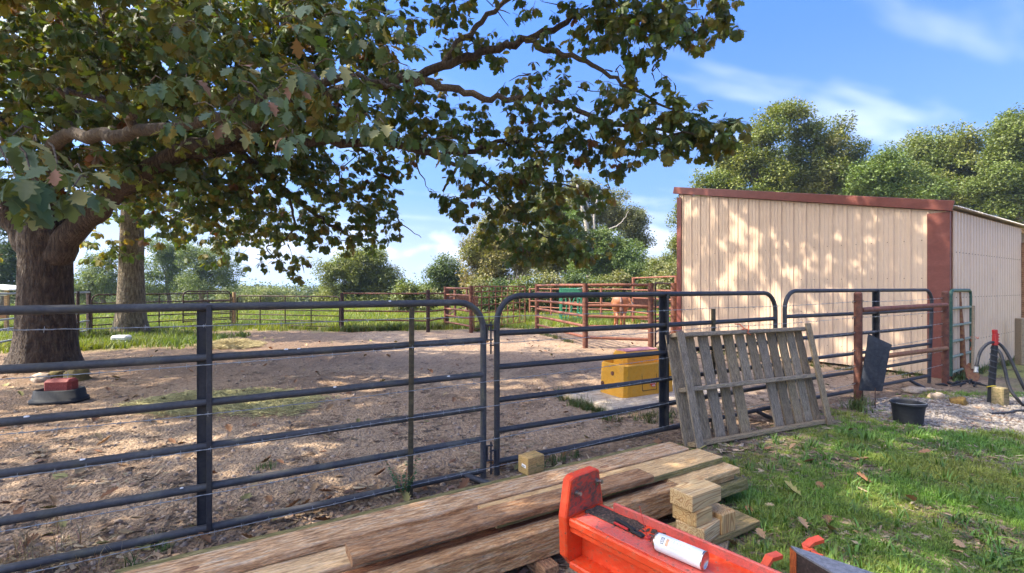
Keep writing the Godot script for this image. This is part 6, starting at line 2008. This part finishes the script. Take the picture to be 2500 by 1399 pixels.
	var g := func(px2: float, py2: float) -> Vector3: return G(px2, py2, h)
	var p0: Vector3 = g.call(1930, 1333)
	var t2 := thing("hook_bar", "grey steel bar with rusty end and two orange hooks on the grass", "implement", Transform3D(Basis.IDENTITY, Vector3(p0.x, 0, p0.z)))
	var rel := []
	for q in [g.call(1930, 1333), g.call(1946, 1348), g.call(2026, 1395), Vector3(1.33, 0, -1.42), Vector3(1.62, 0, -1.42), Vector3(1.60, 0, -1.55), g.call(2130, 1399), g.call(1990, 1352.5)]:
		rel.append(Vector2(q.x - p0.x, q.z - p0.z))
	var ground_xf := Transform3D(Basis(Vector3(1, 0, 0), Vector3(0, 0, 1), Vector3(0, -1, 0)), Vector3(0, h - .006, 0))
	m = MB.new()
	m.prism(PackedVector2Array(rel), h - .008, ground_xf, .002)
	part(t2, "bar", m, M.steel_dark)
	m = MB.new()
	var top2 := []
	for q in rel: top2.append(q)
	m.prism(PackedVector2Array(top2), .008, Transform3D(ground_xf.basis, Vector3(0, h + .0025, 0)), .001)
	part(t2, "top_plate", m, M.steel_grey)
	m = MB.new()
	var e0: Vector2 = rel[0]
	var e1: Vector2 = rel[1]
	var en := (e1 - e0)
	var out := Vector2(-en.y, en.x).normalized()
	if out.x > 0: out = -out
	m.quad(Vector3(e1.x, .01, e1.y) + Vector3(out.x, 0, out.y) * .003, Vector3(e0.x, .01, e0.y) + Vector3(out.x, 0, out.y) * .003, Vector3(e0.x, h - .004, e0.y) + Vector3(out.x, 0, out.y) * .003, Vector3(e1.x, h - .004, e1.y) + Vector3(out.x, 0, out.y) * .003)
	part(t2, "end_face", m, M.orange_worn)
	for hk in [[P(2004, 1362, 1.93), P(1985, 1350, 1.96), P(1969, 1342, 1.99), P(1967, 1335, 2.0), P(1981, 1323, 2.02), P(2005, 1315.5, 2.03)], [P(1880, 1640, 1.72), P(1868, 1450, 1.8), P(1866, 1385, 1.86), P(1878, 1362, 1.89), P(1903, 1354.5, 1.92)]]:
		m = MB.new()
		var pts := []
		for q in hk: pts.append(q - Vector3(p0.x, 0, p0.z))
		strap(m, pts, .030, .008)
		part(t2, "hook", m, M.orange_paint)
	m = MB.new()
	m.box(Vector3(.05, .05, .22), Vector3(.5, .06, .06), Basis.IDENTITY, .006)
	part(t2, "cross_bar", m, M.orange_paint)
func strap(m: MB, pts: Array, wd: float, th: float) -> void:      # a flat bar bent along pts, its width lying across the view of its bend
	var n := pts.size()
	var wdir := Vector3(.35, -.1, .93).normalized()
	var rings := []
	for i in n:
		var t: Vector3 = (pts[min(i + 1, n - 1)] - pts[max(i - 1, 0)]).normalized()
		var side := t.cross(wdir).normalized()
		var w2 := side.cross(t).normalized()
		rings.append([pts[i] + side * th + w2 * wd / 2, pts[i] - side * th + w2 * wd / 2, pts[i] - side * th - w2 * wd / 2, pts[i] + side * th - w2 * wd / 2])
	for i in n - 1:
		for k in 4:
			m.outward([rings[i][k], rings[i + 1][k], rings[i + 1][(k + 1) % 4], rings[i][(k + 1) % 4]], (pts[i] + pts[i + 1]) * .5)
	m.outward([rings[0][0], rings[0][1], rings[0][2], rings[0][3]], pts[1])
	m.outward([rings[n - 1][0], rings[n - 1][1], rings[n - 1][2], rings[n - 1][3]], pts[n - 2])
func plate(m: MB, poly: PackedVector2Array, x0: float, x1: float, ch: float) -> void:
	# outline in (z, y), thickness from x0 to x1
	var p2 := PackedVector2Array()
	for p in poly: p2.append(Vector2(-p.x, p.y))
	m.prism(p2, x1 - x0, Transform3D(Basis(Vector3(0, 0, -1), Vector3(0, 1, 0), Vector3(1, 0, 0)), Vector3(x0, 0, 0)), ch)

# ---------------------------------------------------------------- grass, hay, leaves, pebbles
func blade(m: MB, p: Vector3, dir: Vector3, l: float, w: float, bend: float, col: Color) -> void:
	var side := dir.cross(Vector3.UP).normalized() * w
	var pts := []
	for k in 4:
		var t := k / 3.0
		pts.append(p + Vector3.UP * l * (t - bend * t * t * .6) + dir * l * bend * t * t)
	var i := m.v.size()
	for k in 4:
		var ww := 1.0 - pow(k / 3.0, 1.6)
		var nn := (Vector3.UP * .5 + dir * -.4 + side.normalized() * .3).normalized()
		m.col = col
		m.add(pts[k] - side * ww, nn)
		if k < 3: m.add(pts[k] + side * ww, nn)
	m.ix.append_array([i, i + 3, i + 1, i, i + 2, i + 3, i + 2, i + 5, i + 3, i + 2, i + 4, i + 5, i + 4, i + 6, i + 5])
func tuft(n: int, r: float, l0: float, l1: float, w: float, bend: float) -> ArrayMesh:
	var m := MB.new()
	for k in n:
		var a := rnd(0, TAU)
		var dir := Vector3(cos(a), 0, sin(a))
		var c := rnd(.78, 1.0)
		var col := Color(c * rnd(.8, 1.0), c, c * rnd(.7, 1.0))
		if rng.randf() < .12: col = Color(1.0, .78, 1.0)
		blade(m, dir * rnd(0, r) + Vector3(rnd(-r, r), -.005, rnd(-r, r)) * .6, Vector3(rnd(-1, 1), 0, rnd(-1, 1)).normalized(), rnd(l0, l1), w * rnd(.7, 1.3), rnd(.1, bend), col)
	return m.mesh(true)
func scatter(called: String, label: String, category: String, meshes: Array, m: Material, spots: Array, cols: Array) -> void:
	var t := thing(called, label, category)
	t.set_meta("kind", "stuff")
	var xf := []
	var cl := []
	for k in meshes.size():
		xf.append([]); cl.append([])
	for i in spots.size():
		var k := i % meshes.size()
		xf[k].append(spots[i]); cl[k].append(cols[i])
	for k in meshes.size():
		if xf[k].size(): many(t, called + "_patch", meshes[k], m, xf[k], cl[k])
func spot(x: float, z: float, s: float, lift := 0.0) -> Transform3D:
	return Transform3D(spin(rnd(0, TAU)).scaled(Vector3.ONE * s), Vector3(x, gh(x, z) + lift, z))
func build_ground_cover() -> void:
	var sp := []
	var cl := []
	# mown lawn of the yard
	var tufts := []
	for k in 4: tufts.append(tuft(18, .035, .022, .062, .0024, 1.0))
	var tries := 0
	while sp.size() < 21000 and tries < 120000:
		tries += 1
		var d := 1.25 + pow(rng.randf(), 1.4) * 5.2
		var x := rnd(-.2, 1.1) * d
		var k := lawn(x, -d)
		k *= .3 + .7 * smooth(-.28, .15, tn.get_noise_2d(x * 8.0 + 12.0, d * 8.0))
		if rng.randf() > k: continue
		sp.append(spot(x, -d, rnd(.55, 1.1) * (.75 + .5 * smooth(-.2, .4, tn.get_noise_2d(x * 5.0, d * 5.0 + 9.0)))))
		var q := rnd(.75, 1.25)
		var y := clampf(.45 + 1.3 * tn.get_noise_2d(x * 7.0 + 3.0, d * 7.0), 0, 1)
		cl.append(Color(lerpf(.18, .36, y) * q, lerpf(.31, .35, y) * q, lerpf(.04, .07, y) * q))
	scatter("lawn_grass", "short green lawn grass of the yard", "grass", tufts, M.grass, sp, cl)
	# coarse blades here and there
	sp = []; cl = []
	for k in 260:
		var d := rnd(1.5, 4.6)
		var x := rnd(.45, 1.08) * d
		if lawn(x, -d) < .5: continue
		sp.append(spot(x, -d, rnd(.8, 1.4)))
		var q := rnd(.8, 1.2)
		cl.append(Color(.15 * q, .26 * q, .05 * q))
	scatter("crabgrass", "broad-bladed crabgrass clumps in the lawn", "grass", [tuft(13, .03, .05, .11, .004, 1.3), tuft(11, .04, .05, .10, .0044, 1.4)], M.grass, sp, cl)
	# pasture and rough grass
	sp = []; cl = []
	tries = 0
	while sp.size() < 15000 and tries < 80000:
		tries += 1
		var d := 10.0 + pow(rng.randf(), 1.5) * 34.0
		var x := rnd(-1.12, .75) * d
		if rng.randf() > pasture(x, -d): continue
		if x > 3.4 and d < 12.5: continue
		sp.append(spot(x, -d, rnd(1.6, 3.2) * (.8 + .3 * smooth(14, 40, d))))
		var q := rnd(.75, 1.25)
		var y := clampf(.5 + tn.get_noise_2d(x * 2.0, d * 2.0), 0, 1)
		cl.append(Color(lerpf(.17, .33, y) * q, lerpf(.22, .30, y) * q, lerpf(.035, .06, y) * q))
	var coarse := []
	for k in 3: coarse.append(tuft(16, .09, .06, .13, .006, .8))
	scatter("pasture_grass", "sunlit yellow-green pasture grass beyond the fences", "grass", coarse, M.grass, sp, cl)
	# tall weeds along the far fences and posts
	sp = []; cl = []
	for seg in [[840, 15.2, 1085, 16.2, 150, 1.5], [560, 16.4, 620, 16.6, 26, 1.2], [1160, 15.2, 1300, 20.0, 90, 1.7], [1370, 18.5, 1420, 18.5, 24, 1.6], [1420, 20.0, 1600, 19.0, 60, 1.6], [190, 12.6, 300, 13.2, 60, 1.7], [350, 14.0, 470, 13.8, 60, 1.2], [1310, 14.7, 1400, 12.0, 30, .7], [1590, 10.5, 1640, 10.6, 24, .8], [1700, 10.4, 2280, 7.4, 70, .55], [2325, 7.3, 2480, 9.0, 60, .8], [2080, 5.6, 2110, 5.6, 16, .9], [1360, 6.2, 1495, 5.25, 60, .6], [1500, 5.25, 1700, 5.1, 40, .5]]:
		for k in seg[4]:
			var t := rng.randf()
			var px := lerpf(seg[0], seg[2], t)
			var d := 1.0 / lerpf(1.0 / seg[1], 1.0 / seg[3], t) + rnd(-.22, .22)
			var p := AT(px, d)
			sp.append(spot(p.x, p.z, seg[5] * rnd(.6, 1.25)))
			var q := rnd(.7, 1.25)
			cl.append(Color(.12 * q, .155 * q, .04 * q) if rng.randf() < .7 else Color(.19 * q, .17 * q, .06 * q))
	scatter("fence_weeds", "rough weeds growing along fence lines, posts and slab", "weeds", [tuft(22, .07, .10, .30, .005, .8), tuft(20, .08, .08, .24, .006, 1.0)], M.grass, sp, cl)
	# hay
	var straw := MB.new()
	for k in 30:
		var a := rnd(0, TAU)
		var p := Vector3(rnd(-.13, .13), rnd(.0, .03), rnd(-.13, .13))
		var d := Vector3(cos(a), rnd(-.1, .15), sin(a)) * rnd(.05, .13)
		var c := rnd(.75, 1.25)
		straw.col = Color(c, c, c)
		straw.tube([p, p + d * .5 + Vector3(rnd(-.02, .02), rnd(.0, .02), rnd(-.02, .02)), p + d], [.003, .003, .002], 3, false)
	var sm := straw.mesh(true)
	sp = []; cl = []
	for k in 420:
		var q := rand_ball()
		if tn.get_noise_2d(q.x * 20.0, q.z * 20.0) < -.12: continue
		var c := G(570, 985)
		var x := c.x + q.x * 1.15 + q.z * .2
		var z := c.z + q.z * .62
		sp.append(spot(x, z, rnd(.8, 1.3), .006))
		var w := rnd(.75, 1.2)
		cl.append(Color(.50 * w, .45 * w, .20 * w))
	scatter("hay_scatter", "flat patch of greenish hay strewn on the dirt", "hay", [sm], M.straw, sp, cl)
	sp = []; cl = []
	for k in 240:
		var q := rand_ball()
		var c := G(565, 846)
		sp.append(spot(c.x + q.x * .55, c.z + q.z * .5, rnd(1.0, 1.6), .17 * (1.0 - Vector2(q.x, q.z).length()) * rng.randf()))
		var w := rnd(.8, 1.2)
		cl.append(Color(.55 * w, .45 * w, .22 * w))
	scatter("hay_heap", "small pale heap of hay by the second oak", "hay", [sm], M.straw, sp, cl)
	# clods and pebbles of the pen
	var peb := []
	for k in 5:
		var r := rock(.5, .34, .45, k * 3.0, 7, 4)
		for i in r.c.size(): r.c[i] = Color.WHITE
		peb.append(r.mesh(true))
	sp = []; cl = []
	tries = 0
	while sp.size() < 9000 and tries < 40000:
		tries += 1
		var d := 2.2 + pow(rng.randf(), 1.6) * 13.0
		var x := rnd(-1.1, .55) * d
		if fence_side(x, -d) > .55 or pasture(x, -d) > .3: continue
		sp.append(spot(x, -d, pow(rng.randf(), 3.0) * .04 + .006, -.001))
		var w := rnd(.6, 1.25)
		cl.append(Color(.36 * w, .27 * w, .20 * w))
	scatter("dirt_clods", "small clods and pebbles on the trampled dirt", "dirt", peb, M.pebble, sp, cl)
	sp = []; cl = []
	tries = 0
	while sp.size() < 12000 and tries < 60000:
		tries += 1
		var x := rnd(3.3, 9.0)
		var z := rnd(-6.7, -4.1)
		if rng.randf() > gravel(x, z): continue
		sp.append(spot(x, z, rnd(.012, .038), .002))
		var w := rnd(.6, 1.25)
		cl.append(Color(.245 * w, .21 * w, .175 * w))
	scatter("gravel", "pale grey gravel strewn by the hydrant", "gravel", peb, M.pebble, sp, cl)
	# litter of leaf crumbs, twigs and chips along the gates and on the lawn
	sp = []; cl = []
	var chip := MB.new()
	for k in 14:
		var a := rnd(0, TAU)
		var p := Vector3(rnd(-.1, .1), rnd(.002, .012), rnd(-.1, .1))
		var d := Vector3(cos(a), rnd(-.15, .2), sin(a)) * rnd(.012, .05)
		var w := Vector3(-sin(a), rnd(-.4, .4), cos(a)) * rnd(.003, .012)
		var c := rnd(.6, 1.3)
		chip.col = Color(c, c * rnd(.85, 1.05), c * rnd(.8, 1.05))
		chip.quad(p - d - w, p + d * .9 - w * .5, p + d + w, p - d * .7 + w)
	var cm := chip.mesh(true)
	for k in 3000:
		var d := 1.7 + pow(rng.randf(), 1.5) * 8.0
		var x := rnd(-1.1, 1.05) * d
		var s := fence_side(x, -d)
		if s < -.3 and rng.randf() > .3: continue
		sp.append(spot(x, -d, rnd(.6, 1.3), .001))
		var w := rnd(.6, 1.2)
		cl.append([Color(.20 * w, .125 * w, .075 * w), Color(.30 * w, .20 * w, .12 * w), Color(.40 * w, .31 * w, .20 * w), Color(.14 * w, .10 * w, .07 * w)][k % 4])
	scatter("leaf_litter", "crumbs of dead leaves, chips and twigs on the soil", "litter", [cm], M.dry, sp, cl)
	# fallen oak leaves
	var browns := [Color(.30, .15, .07), Color(.36, .22, .11), Color(.24, .11, .05), Color(.42, .30, .16), Color(.22, .20, .07)]
	var curled := []
	for k in 4:
		var m := MB.new()
		leaf(m, Transform3D(Basis.IDENTITY, Vector3(-.06, .012, 0)), .13, [.5, -.35, .2, -.6][k], [.5, .7, -.3, 1.0][k], Color.WHITE, true)
		curled.append(m.mesh(true))
	sp = []; cl = []
	for k in 380:
		var d := 2.6 + pow(rng.randf(), 1.3) * 11.0
		var x := rnd(-1.1, .75) * d
		sp.append(Transform3D(spin(rnd(0, TAU)) * Basis(Vector3(1, 0, 0), rnd(-.5, .5)).scaled(Vector3.ONE * rnd(.45, .95)), Vector3(x, gh(x, -d) + .008, -d)))
		var c: Color = browns[k % 5]
		var w := rnd(.7, 1.15)
		cl.append(Color(c.r * w, c.g * w, c.b * w))
	scatter("fallen_leaves", "dry brown oak leaves scattered over pen and yard", "leaves", curled, M.dry, sp, cl)
	var bm := []
	for c in browns:
		var m: StandardMaterial3D = M.dry.duplicate()
		m.vertex_color_use_as_albedo = false
		m.albedo_color = c.linear_to_srgb()
		bm.append(m)
	var seen := [[150, 1285, 4], [470, 1290, 4], [330, 1345, 0], [355, 1350, 4], [740, 1250, 0], [710, 1255, 2], [880, 1210, 2], [915, 1225, 1], [1030, 1195, 2], [1380, 1120, 2], [1410, 1110, 3], [620, 1190, 3], [640, 1262, 4], [770, 1195, 1], [795, 1075, 3], [560, 1060, 0], [90, 1110, 3], [240, 1085, 3], [400, 1015, 3], [1860, 1325, 1], [1935, 1108, 1], [1875, 1102, 2], [2255, 1118, 0], [2105, 1205, 3], [2090, 1340, 3], [1880, 1245, 3], [2330, 1370, 1], [2340, 1340, 1], [2000, 1195, 2], [1960, 1300, 1], [2230, 1240, 2]]
	for s in seen:
		var p := G(s[0], s[1])
		p.y = gh(p.x, p.z) + (.02 if s[0] < 1500 else .035)
		var yard: bool = s[0] > 1500
		solo("oak_leaf", ["russet", "tan", "dark brown", "pale straw", "yellow-green"][s[2]] + (" curled oak leaf lying on the lawn grass" if yard else " curled oak leaf lying on bare soil by the gates"), "leaf", curled[rng.randi() % 4], bm[s[2]], Transform3D(spin(rnd(0, TAU)) * Basis(Vector3(1, 0, 0), rnd(-.3, .3)).scaled(Vector3.ONE * rnd(.5, .75)), p), "fallen leaves on the lawn" if yard else "fallen leaves along the gates")
	# the weed at the T-post
	var wb := AT(985, 3.22)
	var wt := thing("weed_plant", "green leafy weed growing at the foot of the steel post", "weed", Transform3D(Basis.IDENTITY, wb))
	var st := MB.new()
	var lv := MB.new()
	for k in 9:
		var a := TAU * k / 9.0 + rnd(-.3, .3)
		var l := rnd(.12, .30)
		var tip := Vector3(cos(a) * l * .45, l, sin(a) * l * .35)
		st.tube([Vector3.ZERO, tip * .5 + Vector3(0, .03, 0), tip], [.003, .0025, .0015], 4, false)
		for j in 9:
			var f := .3 + .7 * j / 8.0
			var p := tip * f
			for s in [-1.0, 1.0]:
				var dir := Vector3(-sin(a) * s + cos(a) * .3, rnd(-.1, .4), cos(a) * s + sin(a) * .3).normalized()
				var bs := frame(dir, Vector3.UP + Vector3(rnd(-.4, .4), 0, rnd(-.4, .4)))
				var c := rnd(.75, 1.25)
				lv.col = Color(.07 * c, .15 * c, .06 * c)
				var q := rnd(.022, .034)
				lv.quad(p, p + bs.x * q * .5 + bs.z * q * .34, p + bs.x * q, p + bs.x * q * .5 - bs.z * q * .34)
	part(wt, "stems", st, M.red_worn if false else M.wood_red)
	part(wt, "leaves", lv.mesh(true), M.grass).set_meta("kind", "stuff")
	# dry grass stalks at the near end of the gate, green sprigs behind the lumber
	sp = []; cl = []
	for s in [[25, 1370, 14], [60, 1340, 10], [110, 1380, 12], [170, 1330, 5], [300, 1380, 8], [250, 1390, 8], [420, 1300, 4], [560, 1250, 3], [150, 1290, 4]]:
		for k in s[2]:
			var p := G(s[0] + rnd(-45, 45), s[1] + rnd(-22, 22))
			sp.append(spot(p.x, p.z, rnd(.5, 1.3)))
			var w := rnd(.75, 1.2)
			cl.append(Color(.42 * w, .28 * w, .15 * w))
	scatter("dry_stalks", "wiry straw-coloured dry grass by the gate and lumber", "dry grass", [tuft(7, .03, .06, .22, .0018, 1.6), tuft(6, .04, .05, .16, .0016, 2.0)], M.dry, sp, cl)
	sp = []; cl = []
	for s in [[400, 1350, 5], [385, 1340, 4], [640, 1150, 4], [655, 1140, 3], [1345, 1135, 6], [1370, 1125, 6], [1400, 1120, 5], [330, 1385, 4]]:
		for k in s[2]:
			var p := G(s[0] + rnd(-16, 16), s[1] + rnd(-8, 8))
			sp.append(spot(p.x, p.z, rnd(.6, 1.1)))
			var w := rnd(.75, 1.2)
			cl.append(Color(.10 * w, .16 * w, .04 * w))
	scatter("green_sprigs", "few green grass sprigs sprouting by the gates", "grass", [tuft(9, .03, .05, .13, .003, 1.2)], M.grass, sp, cl)
